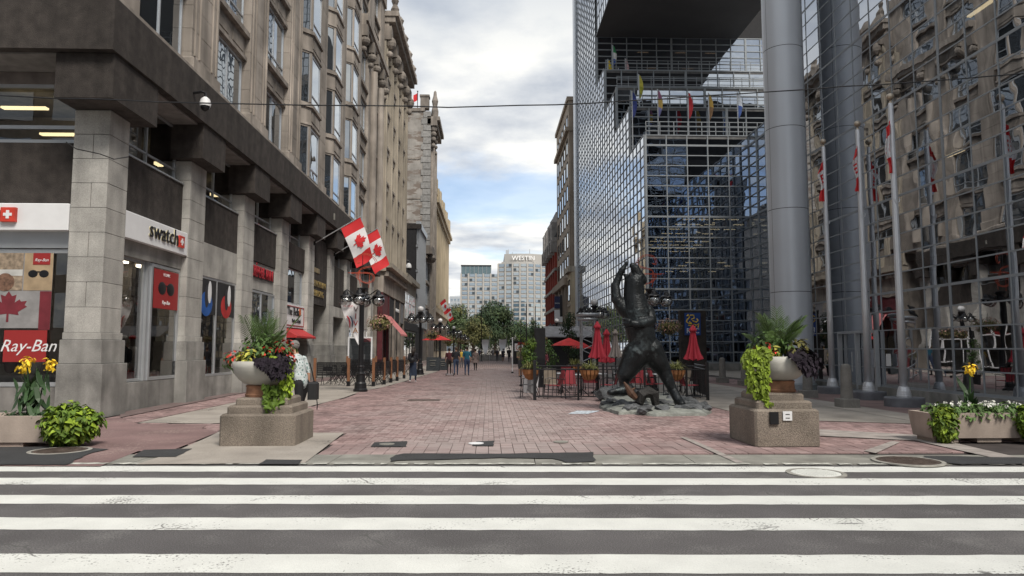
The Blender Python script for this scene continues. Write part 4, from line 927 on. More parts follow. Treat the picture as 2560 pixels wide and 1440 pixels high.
MB().box(12.3,28.7,46,98,50,62).box(28.3,28.7,46,79,37.8,50).box(12.4,45,97.6,98.4,0,62).obj('core',M_BLKM,BK)
MB().box(12.0,12.9,97.9,99.0,0,62).box(12.0,12.2,96.9,97.9,0,62).obj('corner_panel',M_COLM,BK)
# glazed front: dark floors with lit ceilings
fl=MB()
for z in (4.4,8.75,12.3,16): fl.box(12.7,28,YD+.3,97,z,z+.3)
fl.box(12.6,28,96.8,97,0,37).box(28,28.2,YD+.3,97,0,18.2); fl.obj('floor_slabs',mat('bank_floor',(.07,.07,.07),.9),BK)
for i in range(5):
    for j in range(9):
        x=15.9+i*1.25; y=57.2+j*2.4
        if random.random()<.8: MB().box(x,x+random.choice((.9,1.0)),y,y+.13,12.2,12.25).obj('ceiling_lamp_or_fill',M_LIGHT,BK)
for i in range(4):
    for j in range(4):
        if random.random()<.6: MB().box(16+i*1.3,16.7+i*1.3,57+j*2.2,57.12+j*2.2,8.6,8.65).obj('ceiling_lamp_or_fill',M_LIGHT,BK)
for i in range(9): MB().lathe(16+random.random()*4.3,57+random.random()*12,[(.12,12.19),(.12,12.24)],8).obj('ceiling_lamp_or_fill',M_LIGHT,BK)
for x,y,z in ((17.5,81,36.6),(22,81,36.6),(25.6,81,36.6),(19,83,35.5),(23.4,83,35.5)): MB().box(x,x+1.3,y,y+.15,z,z+.06).obj('ceiling_lamp_or_fill',mat('dim_lamp',(.9,.6,.35),.5,emit=.5),BK)
# silver column
CX,CY=12.02,27.9
c=MB(); z=0.3; k=0
hh=[3.55,3.3,3.3,3.3,3.3,3.3,3.3,3.3,3.3,3.3,3.3]
for h in hh:
    for q in range(3):
        a0=2*math.pi*q/3-.75; a1=a0+2*math.pi/3-.018; n=14; mb=MB(); vs=[]
        for i in range(n+1):
            a=a0+(a1-a0)*i/n; vs+= [(CX+.78*math.cos(a),CY+.78*math.sin(a),z),(CX+.78*math.cos(a),CY+.78*math.sin(a),z+h-.022)]
        mb.add(vs,[(2*i,2*i+2,2*i+3,2*i+1) for i in range(n)]); mb.obj('column_panel',M_COLM,BK,smooth=True)
    z+=h
MB().lathe(CX,CY,[(.76,0),(.76,z)],32,cap=False).obj('column_core',M_BLKM,BK); MB().lathe(CX,CY,[(.86,0),(.86,.24),(.80,.30),(.79,.30)],32,cap=False).obj('column_base',M_MULL,BK)
# ================================================================ BLOCKS BEHIND THE VIEWPOINT (seen mirrored in the glass)
for (nm,l,x0,x1,y0,y1,h,m_) in (('stone_block_building','brown stone block across the road at the left, behind the viewer, mirrored in the glass',-45,-10,-34,-13,27,M_STONE_D),('dark_block_building','dark office block across the road at the right, behind the viewer, mirrored in the glass',13,50,-34,-13,20,M_STUC)):
    t=thing(nm,l,'building',((x0+x1)/2,(y0+y1)/2,0)); MB().box(x0,x1,y0,y1,0,h).obj('wall',m_,t); MB().box(x0-.5,x1+.5,y0,y1+.5,h,h+.8).obj('cornice',m_,t)
    i=0; x=x0+1
    while x<x1-3:
        for j in range(7): MB().box(x,x+2.2,y1,y1+.06,3+j*3.5,5.3+j*3.5).obj('window',G_WIN,t)
        x+=3.6
# ================================================================ PARK TREES FAR AWAY
M_LD=mat('tree_leaf_dark',(.035,.065,.028),.8,na=.3,ns=.5,island=.35); M_LM=mat('tree_leaf_mid',(.055,.082,.03),.8,na=.3,ns=.5,island=.35); M_LY=mat('tree_leaf_yellow',(.10,.10,.033),.8,na=.3,ns=.4,island=.35)
M_BARK=mat('bark',(.09,.07,.055),.95,bump=.5)
def tree(x,y,h,w,label,mats_,n,size,trunk=.3,lumps=7,name='park_tree',flat_=1.0,nlimb=5,cat='tree'):
    t=thing(name,label,cat,(x,y,0)); tr=MB(); tr.tube([(0,0,-.1),(.02*h,0,h*.2),(0,.02*h,h*.45),(0,0,h*.75)],[trunk,trunk*.8,trunk*.6,trunk*.2],8)
    cs=[]
    for i in range(nlimb):
        a=2*math.pi*i/nlimb+random.random(); r=w*random.uniform(.2,.33); zt=h*random.uniform(.42,.8); tr.tube([(0,0,h*random.uniform(.2,.4)),(r*.5*math.cos(a),r*.5*math.sin(a),zt*.8),(r*math.cos(a),r*math.sin(a),zt)],[trunk*.4,trunk*.28,trunk*.1],5)
    tr.obj('trunk',M_BARK,t,local=True)
    cr_=MB(); L_=lumps
    for i in range(L_):
        a=random.random()*6.28; zz=h*(.42+.5*i/(L_-1) if L_>1 else .6); rr=w*.33*math.sin(math.pi*min(.95,(.30+.62*(i/(max(1,L_-1)))))) if L_>1 else 0
        cs.append((rr*math.cos(a),rr*math.sin(a),zz))
        cr_.k=random.randrange(len(mats_)); s_=random.uniform(.22,.34)*w
        leaves(cr_,cs[-1],(s_,s_,s_*.75*flat_),n//L_,size,OVAL,shell=.35,nup=.6,lump=4)
    cr_.obj('crown',mats_,t,local=True); return t
tree(1.6,205,14.6,12.5,'large dense dark green tree in front of the hotel',[M_LD,M_LD,M_LM],9000,.75,.5,lumps=18)
tree(-8.5,196,13.2,10.5,'loose lighter green tree at the left of the dark tree, reaching the tower edge',[M_LM,M_LM,M_LY],6000,.7,.4,lumps=14)
tree(-4.2,186,9.5,10,'yellowing lower tree between the two taller park trees',[M_LY,M_LM],3500,.6,.3,lumps=10)
tree(8.4,215,9.5,11,'small dark tree at the right foot of the large one',[M_LD,M_LM],3000,.7,.3,lumps=9)
tree(15,206,7.5,10,'low dark park tree hidden by the patio on the right',[M_LD,M_LM],2500,.7,.3,lumps=7)
tree(-13.5,215,10,10,'pale tree at the foot of the small apartment tower',[M_LM,M_LY],2500,.7,.3,lumps=7)
tree(-5,240,8,14,'broad low tree closing the park behind the yellowing one',[M_LD,M_LM],2500,.8,.3,lumps=8)
tree(10.0,160,8.5,4.0,'thin young street tree standing before the hotel on the right',[M_LM,M_LD],900,.4,.12,lumps=7)
# ================================================================ PLANTERS
M_AGG=mat('pebble_concrete',(.235,.20,.165),.95,ns=1.5,na=.22,bump=1.0,bs=75,fine=.5,streak=.2)
M_POT=mat('urn_concrete',(.44,.43,.39),.8,ns=3,na=.15,streak=.12,bump=.1)
M_TROU=mat('trough_concrete',(.42,.35,.30),.9,ns=2.5,na=.14,streak=.18,bump=.15,fine=.08)
M_WOODC=mat('weathered_collar',(.33,.17,.10),.85,ns=7,na=.35,streak=.3)
M_LIME=mat('lime_leaf',(.19,.27,.02),.65,na=.25,ns=9,island=.42); M_LIME2=mat('lime_leaf_dark',(.10,.17,.018),.65,na=.15,island=.30)  # second lime tone is a darker green
M_PURP=mat('purple_leaf',(.014,.009,.016),.85,island=.4); M_GRN=mat('green_leaf',(.07,.13,.03),.6,island=.35); M_DGRN=mat('dark_green_leaf',(.03,.065,.022),.5,island=.35)
M_VAR=mat('yellow_leaf',(.34,.33,.06),.6,island=.3); M_REDF=mat('red_flower',(.60,.05,.03),.7,island=.2); M_YELF=mat('yellow_flower',(.88,.60,.03),.6,island=.15); M_WHF=mat('white_flower',(.75,.75,.70),.7)
M_SOIL=mat('soil',(.04,.03,.025),1)
M_CROT=mat('croton_leaf',(.16,.15,.04),.6,island=.5)
def frond(mb,base,az,L_,lift,n=16,lw=.02,ll=.22,droop=.8):
    pts=[]; B=Vector(base); d=Vector((math.cos(az),math.sin(az),0))
    for i in range(n+1):
        t=i/n; pts.append(B+d*(L_*t*math.cos(lift)*(1-.1*t))+Vector((0,0,L_*(t*math.sin(lift)-droop*.5*t*t))))
    mb.tube(pts,[.008]*(n)+[.003],4)
    s=Vector((-d.y,d.x,0))
    for i in range(3,n+1):
        t=i/n; p=pts[i]; q=(pts[i]-pts[i-1]).normalized(); l=ll*(1-.55*abs(t-.45)/.55)
        for sg in (-1,1):
            tip=p+(q*.75+s*sg*.65+Vector((0,0,-.12))).normalized()*l; w=q*lw
            mb.add([p-w,p+w,(p+tip)/2+w*1.1+Vector((0,0,.015)),tip,(p+tip)/2-w+Vector((0,0,.015))],[(0,1,2,3,4)])
def cascade(mb,path,w,n,size,out):
    """hanging vine: heart leaves laid like shingles down a path; out = outward direction"""
    O=Vector(out); side=Vector((-O.y,O.x,0))
    P=[Vector(p) for p in path]; m=len(P)-1; S=9
    st=[(-1+2*(q+.5)/S+random.uniform(-.1,.1),random.uniform(.55,1.05),random.uniform(-.03,.05),random.uniform(0,6)) for q in range(S)]
    for _ in range(n):
        k0,ln,off,ph=random.choice(st); t=random.random()*m*ln*(1-.25*k0*k0); i=min(int(t),m-1); f=min(t-i,1.05); p=P[i].lerp(P[i+1],f)
        k=k0*(1-.25*t/m)+random.gauss(0,.10)+.08*math.sin(t*4+ph); p=p+side*k*w+O*(off+random.uniform(-.04,.08)*(1-min(1,k*k)*.5))
        leaf(mb,p,O*1.0+side*k*.7+Vector((random.uniform(-.6,.6),random.uniform(-.6,.6),.45+random.uniform(-.5,.5))),size*random.uniform(.7,1.25),HEART)
def pedestal(x0,x1,y0,y1,htop,label,cat='planter'):
    t=thing('planter_pedestal',label,'pedestal',((x0+x1)/2,(y0+y1)/2,.016))
    w=(x1-x0)/2; d=(y1-y0)/2
    mb=MB(); c=.16*0+.03; mb.bbox(-w,w,-d,d,0,htop,.035); mb.obj('base_block',M_AGG,t,local=True)
    z=htop
    for k,(s_,h) in enumerate(((.86,.13),(.70,.12))):
        MB().bbox(-w*s_,w*s_,-d*s_,d*s_,z+.001,z+h,.03).obj('step',M_AGG,t,local=True); z+=h
    return t,z
def urn(x,y,z,label,rim=.53,hb=.40):
    t=thing('planter_urn',label,'planter',(x,y,z))
    MB().lathe(0,0,[(.30,0),(.31,.04),(.29,.06),(.285,.16),(.30,.18),(.28,.2)],28).obj('collar',M_WOODC,t,local=True)
    pr=[(.24,.20),(.33,.23),(.42,.30),(.485,.39),(rim-.01,.50),(rim,.60),(rim-.04,.61),(rim-.06,.52),(.02,.50)]
    MB().lathe(0,0,pr,32).obj('bowl',M_POT,t,local=True,smooth=True)
    MB().lathe(0,0,[(rim-.06,.53),(.001,.56)],20,cap=False).obj('soil',M_SOIL,t,local=True)
    return t
# left pedestal
tL,zt=pedestal(-4.42,-3.18,11.98,13.24,.52,'square pebbled concrete pedestal with two steps under the left urn')
zL=.016+zt
uL=urn(-3.90,12.6,zL,'grey bowl urn on a cracked wooden collar on the left pedestal')
def plants(x,y,z,flip,label,name='urn_plants',reds=5,pf=15):
    t=thing(name,label,'plants',(x,y,z)); s=-1 if flip else 1
    mb=MB()
    for i in range(pf): frond(mb,(random.uniform(-.08,.08),random.uniform(-.08,.08),.02),random.random()*6.28,random.uniform(.8,1.15),R(random.uniform(48,84)),n=18,lw=.0085,ll=.30,droop=random.uniform(.25,.7))
    mb.obj('palm',[mat('palm_leaf',(.075,.13,.035),.5,island=.3)],t,local=True)
    mb=MB(); leaves(mb,(-.05,0,.22),(.42,.38,.34),520,.10,OVAL,shell=.3); mb.obj('foliage',M_GRN,t,local=True)
    mb=MB(); leaves(mb,(s*-.20,-.24,.10),(.17,.15,.17),90,.15,OVAL,shell=.4)
    mb.obj('variegated_plant',M_VAR,t,local=True)
    for (px,py,pz,r,n) in ((s*-.50,-.08,.10,.17,80),(s*-.30,.05,.22,.12,40),(s*.38,-.12,.30,.17,90),(s*.12,-.3,.22,.10,30),(s*.5,-.2,.12,.1,25))[:5] if reds==5 else ((-.22,-.22,.20,.09,28),(-.42,-.2,.16,.05,10),(-.12,-.34,.12,.05,10)):
        mb=MB(); mb.k=0; leaves(mb,(px,py,pz-.05),(r*1.2,r,r*.9),n,.09,OVAL,shell=.2); mb.k=1; leaves(mb,(px,py,pz),(r,r,r),n//2,.055,HEART,shell=.7,nup=.8); mb.obj('red_begonia',[M_GRN,M_REDF],t,local=True)
    mb=MB(); cascade(mb,[(s*.22,-.40,.10),(s*.30,-.50,.0),(s*.36,-.54,-.14),(s*.40,-.52,-.30)],.24,420,.085,(s*.4,-.9,0)); leaves(mb,(s*.30,-.28,.06),(.27,.2,.14),130,.10,HEART,shell=.4); mb.obj('purple_potato_vine',M_PURP,t,local=True)
    return t
tp=plants(-3.90,12.6,zL+.56,False,'palm, red begonias, dark purple and lime vines filling the left urn')
mb=MB(); cascade(mb,[(.28,-.24,.14),(.42,-.28,.0),(.46,-.30,-.3),(.42,-.34,-.62),(.38,-.36,-.86)],.13,520,.08,(.80,-.6,0)); mb.obj('lime_potato_vine',[M_LIME],tp,local=True)
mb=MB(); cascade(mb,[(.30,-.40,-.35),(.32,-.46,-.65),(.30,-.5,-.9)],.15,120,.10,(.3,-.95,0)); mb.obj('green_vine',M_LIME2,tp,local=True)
# right pedestal, turned a little
tR,zt=pedestal(4.36,5.44,11.66,12.95,.60,'pebbled concrete pedestal with black box and small white notice, under the right urn')
MB().box(-.30,-.16,-.68,-.645,.36,.56).obj('black_box',M_BLK,tR,local=True); n_=MB().box(-.08,.07,-.665,-.645,.42,.57).obj('notice',M_WHT,tR,local=True)
for zz in (.52,.46): MB().box(-.04,.03,-.668,-.665,zz-.006,zz+.006).obj('printed_line',M_BLK,n_,local=True)
zR=.016+zt
uR=urn(5.0,12.30,zR,'large pale bowl urn with spilling lime vine on the right pedestal',rim=.50)
tp=plants(5.0,12.30,zR+.56,False,'tall palm, dark purple vine and lime vine cascading from the right urn',reds=3,pf=17)
mb=MB(); cascade(mb,[(-.42,-.3,.16),(-.52,-.38,.0),(-.5,-.44,-.3),(-.46,-.46,-.6),(-.40,-.5,-.86)],.19,760,.08,(-.25,-.95,0)); leaves(mb,(-.38,-.2,.08),(.24,.22,.16),170,.09,HEART,shell=.3); mb.obj('lime_potato_vine',M_LIME,tp,local=True)
mb=MB(); leaves(mb,(.30,-.10,.20),(.24,.22,.16),150,.14,OVAL,shell=.3); mb.obj('croton',M_CROT,tp,local=True)
# long troughs
def trough(x0,x1,y0,y1,label):
    t=thing('concrete_trough',label,'planter',((x0+x1)/2,(y0+y1)/2,.016)); w=(x1-x0)/2; d=(y1-y0)/2
    z0,z1=.075,.50; mb=MB()
    o=[(-w+.05,-d+.04),(w-.05,-d+.04),(w-.05,d-.04),(-w+.05,d-.04)]; O=[(-w,-d),(w,-d),(w,d),(-w,d)]; i_=[(-w+.08,-d+.08),(w-.08,-d+.08),(w-.08,d-.08),(-w+.08,d-.08)]
    vs=[(a,b,z0) for a,b in o]+[(a,b,z1) for a,b in O]+[(a,b,z1) for a,b in i_]+[(a,b,z1-.1) for a,b in i_]
    fs=[(3,2,1,0)]+[(k+a,k+(a+1)%4,k+4+(a+1)%4,k+4+a) for k in (0,4,8) for a in range(4)]
    mb.add(vs,fs); mb.obj('body',M_TROU,t,local=True); MB().box(-w+.08,w-.08,-d+.08,d-.08,z1-.14,z1-.06).obj('soil',M_SOIL,t,local=True)
    x=-w+.1
    while x<w-.3: MB().box(x,x+.42,-d+.08,d-.08,0,.073).obj('foot',M_TROU,t,local=True); x+=.75
    return t
trough(-9.6,-7.02,11.95,12.62,'long tan concrete trough at the left corner with yellow canna')
trough(7.50,10.2,12.0,12.65,'long tan concrete trough at the right with white flowers')
def canna(x,y,z,h,nfl,label,sp=.12):
    t=thing('canna_plant',label,'plant',(x,y,z)); mb=MB(); mb.k=0
    heads=[]
    for i in range(nfl):
        a=6.28*i/max(1,nfl)+.5; tx,ty=sp*math.cos(a)*1.6,sp*math.sin(a); tz=h*random.uniform(.86,1); mb.tube([(tx*.3,ty*.3,0),(tx*.6,ty*.6,h*.5),(tx,ty,tz)],.012,5); heads.append((tx,ty,tz))
    mb.obj('stem',M_DGRN,t,local=True)
    mb=MB()
    for i in range(60 if nfl>1 else 14):
        a=random.random()*6.28; r=random.uniform(.03,sp*2.1); zz=random.uniform(.0,h*.5); 
        leaf(mb,(r*math.cos(a),r*math.sin(a),zz),(math.cos(a)*.8,math.sin(a)*.8-.3,.5),random.uniform(-.40,-.22),[(0,0),(.10,-.25),(.13,-.5),(.08,-.8),(0,-1.05),(-.08,-.8),(-.13,-.5),(-.10,-.25)],tipdown=.9)
    mb.obj('leaf_cluster',M_DGRN,t,local=True)
    for (a,b,c) in heads:
        mb=MB(); leaves(mb,(a,b,c),(.10,.09,.12),46,.085,OVAL,shell=.2,nup=.5); mb.obj('flower',M_YELF,t,local=True)
    return t
canna(-7.62,12.25,.44,1.0,3,'dark leaved canna with three yellow flower heads in the left trough',.16)
canna(8.42,12.35,.44,.84,1,'single yellow canna flower rising from the right trough',.05)
def bush(c,rad,n,size,label,ms,shape=HEART,name='lime_potato_vine',cat='plant',lump=12,shell=.8,stem=True):
    t=thing(name,label,cat,(c[0],c[1],c[2]-rad[2]*.8)); mb=MB()
    for k in range(len(ms)): mb.k=k; leaves(mb,(0,0,rad[2]*.8),rad,n//len(ms),size,shape,shell=shell,nup=.9,lump=lump)
    mb.v=[(a,b,max(b_,-c[2]+rad[2]*.8+.02)) for a,b,b_ in mb.v]
    for _ in range(14):   # stray shoots break the outline
        a=random.random()*6.28; e=random.uniform(-.1,1.2); l=random.uniform(1.02,1.28)
        for q in range(5): leaf(mb,(rad[0]*l*math.cos(a)*math.cos(e)*(.75+.06*q),rad[1]*l*math.sin(a)*math.cos(e)*(.75+.06*q),max(.02-c[2]+rad[2]*.8,rad[2]*.8+rad[2]*l*math.sin(e)*(.75+.06*q))),(math.cos(a),math.sin(a)-.4,.7+random.random()),size*random.uniform(.6,1.1),shape)
    mb.obj('foliage',ms,t,local=True)
    s_=MB()
    for i in range(8): a=i*.785; s_.tube([(0,0,rad[2]*.5),(rad[0]*.5*math.cos(a),rad[1]*.5*math.sin(a),rad[2]*1.1),(rad[0]*.7*math.cos(a),rad[1]*.7*math.sin(a),rad[2]*.6)],.008,4)
    s_.obj('stems',M_BARK,t,local=True); return t
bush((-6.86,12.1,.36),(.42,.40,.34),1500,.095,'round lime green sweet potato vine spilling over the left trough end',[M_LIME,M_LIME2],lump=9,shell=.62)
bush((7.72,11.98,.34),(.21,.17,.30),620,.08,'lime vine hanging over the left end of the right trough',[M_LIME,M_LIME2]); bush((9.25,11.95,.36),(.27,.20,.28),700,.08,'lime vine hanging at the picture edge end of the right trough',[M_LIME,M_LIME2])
def bedding(c,w,d,h,label,fl,nf,n=600,ms=None,name='flower_bed'):
    t=thing(name,label,'plants',c); mb=MB()
    for _ in range(n): leaf(mb,(random.uniform(-w,w),random.uniform(-d,d),random.uniform(0,h)*random.random()**.4),(random.gauss(0,.5),random.gauss(0,.5)-.3,1),random.uniform(.05,.12))
    mb.obj('foliage',ms or M_GRN,t,local=True); mb=MB()
    for _ in range(nf): 
        x,y=random.uniform(-w,w),random.uniform(-d,d*.3); leaves(mb,(x,y,h*random.uniform(.8,1.1)),(.03,.03,.025),7,.035,HEART,shell=.3)
    if nf: stuff(mb.obj('flowers',fl,t,local=True))
    return t
bedding((8.45,12.25,.44),.85,.25,.24,'white flowering bedding plants between the lime vines in the right trough',M_WHF,26,1500)
bedding((-7.62,12.25,.44),.38,.22,.16,'low dark ground planting at the canna foot in the left trough',M_WHF,0,500,M_DGRN)
# ================================================================ BOLLARDS, FLAGPOLES
M_BOL=mat('bollard_granite',(.20,.19,.175),.85,ns=3,na=.15,bump=.5,bs=90,fine=.45)
def bollard(x,y,label):
    t=thing('bollard',label,'bollard',(x,y,.016),R(2),'granite bollards in front of the glass bank')
    MB().bbox(-.24,.24,-.24,.24,0,.24,.015).obj('foot_block',M_BOL,t,local=True); MB().lathe(0,0,[(.165,.24),(.16,.3),(.135,1.08),(.12,1.14),(.08,1.18),(.001,1.19)],20).obj('shaft',M_BOL,t,local=True,smooth=False); return t
b0=bollard(9.82,19.4,'nearest granite bollard, between the middle flagpole and the right urn')
for px,py,l in ((2027,996,'granite bollard just right of the silver column, before the far flagpole'),(1810,958,'granite bollard standing alone left of the right urn, by the court glass'),(1866,966,'granite bollard mostly hidden behind the right urn')):
    x,y=gp(px,py); dup(b0,(x,y+.2,.016),R(2),l)
M_POLE=mat('brushed_pole',(.62,.63,.65),.34,.45,na=.04); M_DISK=mat('flagpole_disk',(.14,.145,.16),.5)
def maple(mb,c,ex,ez,s):
    P_,T_=leaf_tris(); C=Vector(c); X_=Vector(ex); Z_=Vector(ez); mb.add([C+X_*x*s+Z_*y*s for x,y in P_],T_)
def flagpole(x,y,h,label,flabel,k):
    t=thing('flagpole',label,'flagpole',(x,y,.016),0,'flagpoles in front of the glass bank')
    MB().lathe(0,0,[(.51,0),(.51,.23),(.49,.26),(.001,.26)],40).obj('base_disk',M_DISK,t,local=True)
    MB().lathe(0,0,[(.19,.26),(.19,.31),(.18,.32),(.18,.37),(.17,.38),(.17,.42),(.13,.54),(.09,.56),(.001,.56)],28).obj('collar',M_POLE,t,local=True)
    MB().lathe(0,0,[(.105,.5),(.098,3),(.068,h-.15),(.06,h-.1)],16).obj('pole',M_POLE,t,local=True,smooth=True); MB().lathe(0,0,[(.05,h-.15),(.065,h-.1),(.03,h-.06),(.03,h)],12).ball((0,0,h+.09),.105,16,10).obj('finial',mat('finial_metal',(.45,.38,.30),.35,.8),t,local=True,smooth=True)
    MB().tube([(-.07,-.08,h-2.9),(-.02,-.13,h-3.05),(.05,-.13,h-3.0),(.1,-.06,h-2.9)],.014,5).obj('halyard_ring',M_POLE,t,local=True)
    f=thing('drooping_flag',flabel,'flag',(x-.06,y-.04,h-.6),0,'red and white flags hanging limp on the flagpoles')
    # limp cloth: narrow bundle with folds; red top, white with leaf, red tail
    n=22; m=10; bands=[(0,5,M_RED),(5,15,M_WCL),(15,22,M_RED)]
    Hh=1.55
    def pt(i,j):
        u=i/n; v=j/m; w=.24*(.35+.65*math.sin(min(1,u*1.7+.15)*math.pi*.5))*(1-.35*u); a=v*3*math.pi+u*1.5+k
        return (-w*v*(.9 if u<.35 else .75)+.05*math.sin(u*9+k)*v, .055*math.sin(a)*(.4+v), -u*Hh-.25*v*(1-u))
    for q,(i0,i1,mm) in enumerate(bands):
        mb=MB(); vs=[pt(i,j) for i in range(i0,i1+1) for j in range(m+1)]; mb.add(vs,[(a*(m+1)+b,a*(m+1)+b+1,(a+1)*(m+1)+b+1,(a+1)*(m+1)+b) for a in range(i1-i0) for b in range(m)]); mb.obj('cloth_band',mm,f,local=True,smooth=True)
    mb=MB()
    for i in range(7,13):
        a,b=(2,5) if i%2 else (3,7)
        p=[pt(i,a),pt(i,b),pt(i+1,b),pt(i+1,a)]; mb.quad(*[(c[0],c[1]-.012,c[2]) for c in p])
    mb.obj('leaf_mark',M_RED,f,local=True)
flagpole(11.55,19.62,8.75,'nearest silver flagpole on a round grey base by the glass wall','limp red and white flag on the nearest pole, hanging highest in view',0)
flagpole(12.05,22.4,8.85,'middle silver flagpole on a round base, right of the near bollard','limp red and white flag on the middle pole',1.3)
flagpole(12.35,25.4,9.15,'farthest of the three silver flagpoles, close to the big column','limp red and white flag on the pole closest to the column',2.6)
# ================================================================ STREET LAMPS
def chain(pts,r,n=6): m=MB(); m.tube(pts,r,n); return m
def make_lamp(x,y,label,full=True):
    t=thing('street_lamp',label,'street lamp',(x,y,.01),0,'black globe street lamps')
    MB().lathe(0,0,[(.27,0),(.27,.08),(.23,.12),(.22,.3),(.18,.36),(.17,.62),(.2,.66),(.13,.74),(.115,.9),(.14,.94),(.11,.98)],16).obj('base',M_BLK,t,local=True)
    MB().lathe(0,0,[(.10,.96),(.085,3.4),(.12,3.42),(.12,3.5),(.085,3.52),(.09,3.75),(.19,3.86),(.20,3.92),(.05,3.93)],10).obj('pole',M_BLK,t,local=True)
    for k in range(4):
        a=math.pi/2*k; c,s=math.cos(a),math.sin(a); M_=Matrix.Rotation(a,4,'Z')
        mb=MB(); mb.tube([(.08,0,3.45),(.25,0,3.42),(.45,0,3.58),(.62,0,3.72)],[.035,.03,.03,.03],6); mb.tube([(.08,0,3.75),(.3,0,3.66),(.46,0,3.78),(.58,0,3.86),(.66,0,3.78)],.022,5); mb.tube([(.12,0,3.6),(.2,0,3.72),(.3,0,3.6),(.2,0,3.52),(.12,0,3.6)],.014,4); mb.xf(M_)
        ar=mb.obj('arm',M_BLK,t,local=True)
        gx,gy=.62*c,.62*s
        cp=MB().lathe(gx,gy,[(.24,3.58),(.22,3.62),(.12,3.68),(.09,3.78),(.03,3.84)],14,cap=False).obj('globe_cap',M_BLK,t,local=True)
        gb=MB().ball((gx,gy,3.42),.245,18,12,(1,1,.85)).obj('globe',G_GLOBE,t,local=True,smooth=True)
        MB().lathe(gx,gy,[(.05,3.58),(.06,3.48),(.06,3.36),(.02,3.32)],8).obj('bulb',mat('bulb_glass',(.6,.6,.58),.4),gb,local=True)
    return t
LX,LY=-4.84,27.3
lamp=make_lamp(LX,LY,'near left street lamp carrying the VIVA banner and orange ornament')
def globe_top(t):
    MB().ball((0,0,4.1),.2,14,10).obj('top_globe',mat('frosted_globe',(.6,.6,.6),.3),t,local=True,smooth=True)
lampR=dup(lamp,(6.25,27.3,.01),0,'street lamp directly behind the bear statue with an orange ornament')
ll=[(1052,45,'left side street lamp behind the walking woman'),(1101,63,'left side street lamp beside the open red umbrella'),(1135,84,'left side street lamp third down the row'),(1152,106,'left side street lamp small and far, near the park'),(1163,132,'farthest left side street lamp, by the park trees')]
first=None
for px,y,l in ll:
    o=dup(lamp,((px-1222)/F_PX*y,y,.01),R(20),l); globe_top(o)
for px,y,l in ((1392,63,'right side street lamp above the hanging baskets, past the black kiosk'),(1487,38,'globe lamp showing just above the truss tower'),):
    o=dup(lamp,((px-1222)/F_PX*y,y,.01),R(20),l); globe_top(o)
# ornament on top of a lamp
def ornament(x,y,flip,label):
    t=thing('neon_ornament',label,'ornament',(x,y,3.94)); m_=mat('orange_tube',(.42,.07,.035),.6); k=.00295
    P1=[(325,185),(292,205),(272,165),(295,110),(350,78),(430,75),(500,110),(550,170),(535,215),(480,245),(380,270),(322,300),(318,380),(345,500)]
    P2=[(180,325),(300,322),(430,322),(500,345),(525,390),(500,440),(430,462),(360,445),(300,400),(285,350),(330,300)]
    def sm(P):
        o=[]
        for i in range(len(P)-1):
            p0=P[max(i-1,0)];p1=P[i];p2=P[i+1];p3=P[min(i+2,len(P)-1)]
            for q in range(4):
                u=q/4; o.append(tuple(.5*((2*p1[c])+(-p0[c]+p2[c])*u+(2*p0[c]-5*p1[c]+4*p2[c]-p3[c])*u*u+(-p0[c]+3*p1[c]-3*p2[c]+p3[c])*u**3) for c in (0,1)))
        return o+[P[-1]]
    for P in (P1,P2):
        for s_,dy in ((1,0),(.84,.0)):
            cx,cz=(410,170) if P is P1 else (405,388)
            pts=[((-1 if flip else 1)*((cx+(a-cx)*s_)-367)*k, dy, (520-(cz+(b-cz)*s_))*k) for a,b in sm(P)]
            MB().tube(pts,.011,5).obj('tube',m_,t,local=True)
    MB().tube([(0,0,0),(0,0,1.25)],.012,4).obj('stem',M_BLK,t,local=True); MB().tube([((-1 if flip else 1)*.25,0,.0),((-1 if flip else 1)*.27,0,.5)],.01,4).obj('stem',m_,t,local=True)
ornament(LX,LY,False,'orange looping tube ornament on top of the left lamp'); ornament(6.25,LY,True,'orange looping tube ornament on top of the lamp behind the bear')
# banner
bn=thing('festival_banner','white curved VIVA festival banner hung left of the near left lamp','banner',(LX,LY,2.0)); 
mb=MB(); X0,X1=-.82,-.09; n=12
vs=[]
for i in range(n+1):
    t=i/n; z=1.38-1.62*t; xl=X0+(X1-X0)*(t**1.35)*.98
    for j in range(5): q=j/4; vs.append((xl+(X1-xl)*q,.03*math.sin(q*6+t*4),z+.05*(1-q)*(1 if t==0 else 0)))
mb.add(vs,[(a*5+b,a*5+b+1,(a+1)*5+b+1,(a+1)*5+b) for a in range(n) for b in range(4)]); mb.obj('cloth',M_WCL,bn,local=True,smooth=True)
MB().tube([(X0-.02,0,1.42),(X1+.05,0,1.40)],.015,5).obj('rod',M_BLK,bn,local=True)
for i,(ch,c) in enumerate((('V',(.10,.06,.06)),('I',(.35,.03,.03)),('V',(.45,.03,.03)),('A',(.35,.14,.03)))):
    text('lettering',ch,mat('banner_ink%d'%i,c,.7),bn,(-.22,-.05,1.02-.27*i),RF,size=.30,ext=.003,local=True)
text('lettering','MÉXICO',mat('banner_red',(.5,.03,.04),.7),bn,(-.52,-.05,1.20),RF,width=.36,size=1,ext=.003,local=True)
for i,c in enumerate(((.5,.03,.05),(.7,.7,.7),(.03,.06,.12))): MB().tube([(-.55+.05*i,-.05,.86),(-.47+.05*i,-.055,.76),(-.43+.05*i,-.055,.6),(-.44+.05*i,-.05,.42)],[.02,.03,.028,.01],5).obj('ribbon_print',mat('ribbon%d'%i,c,.7),bn,local=True)
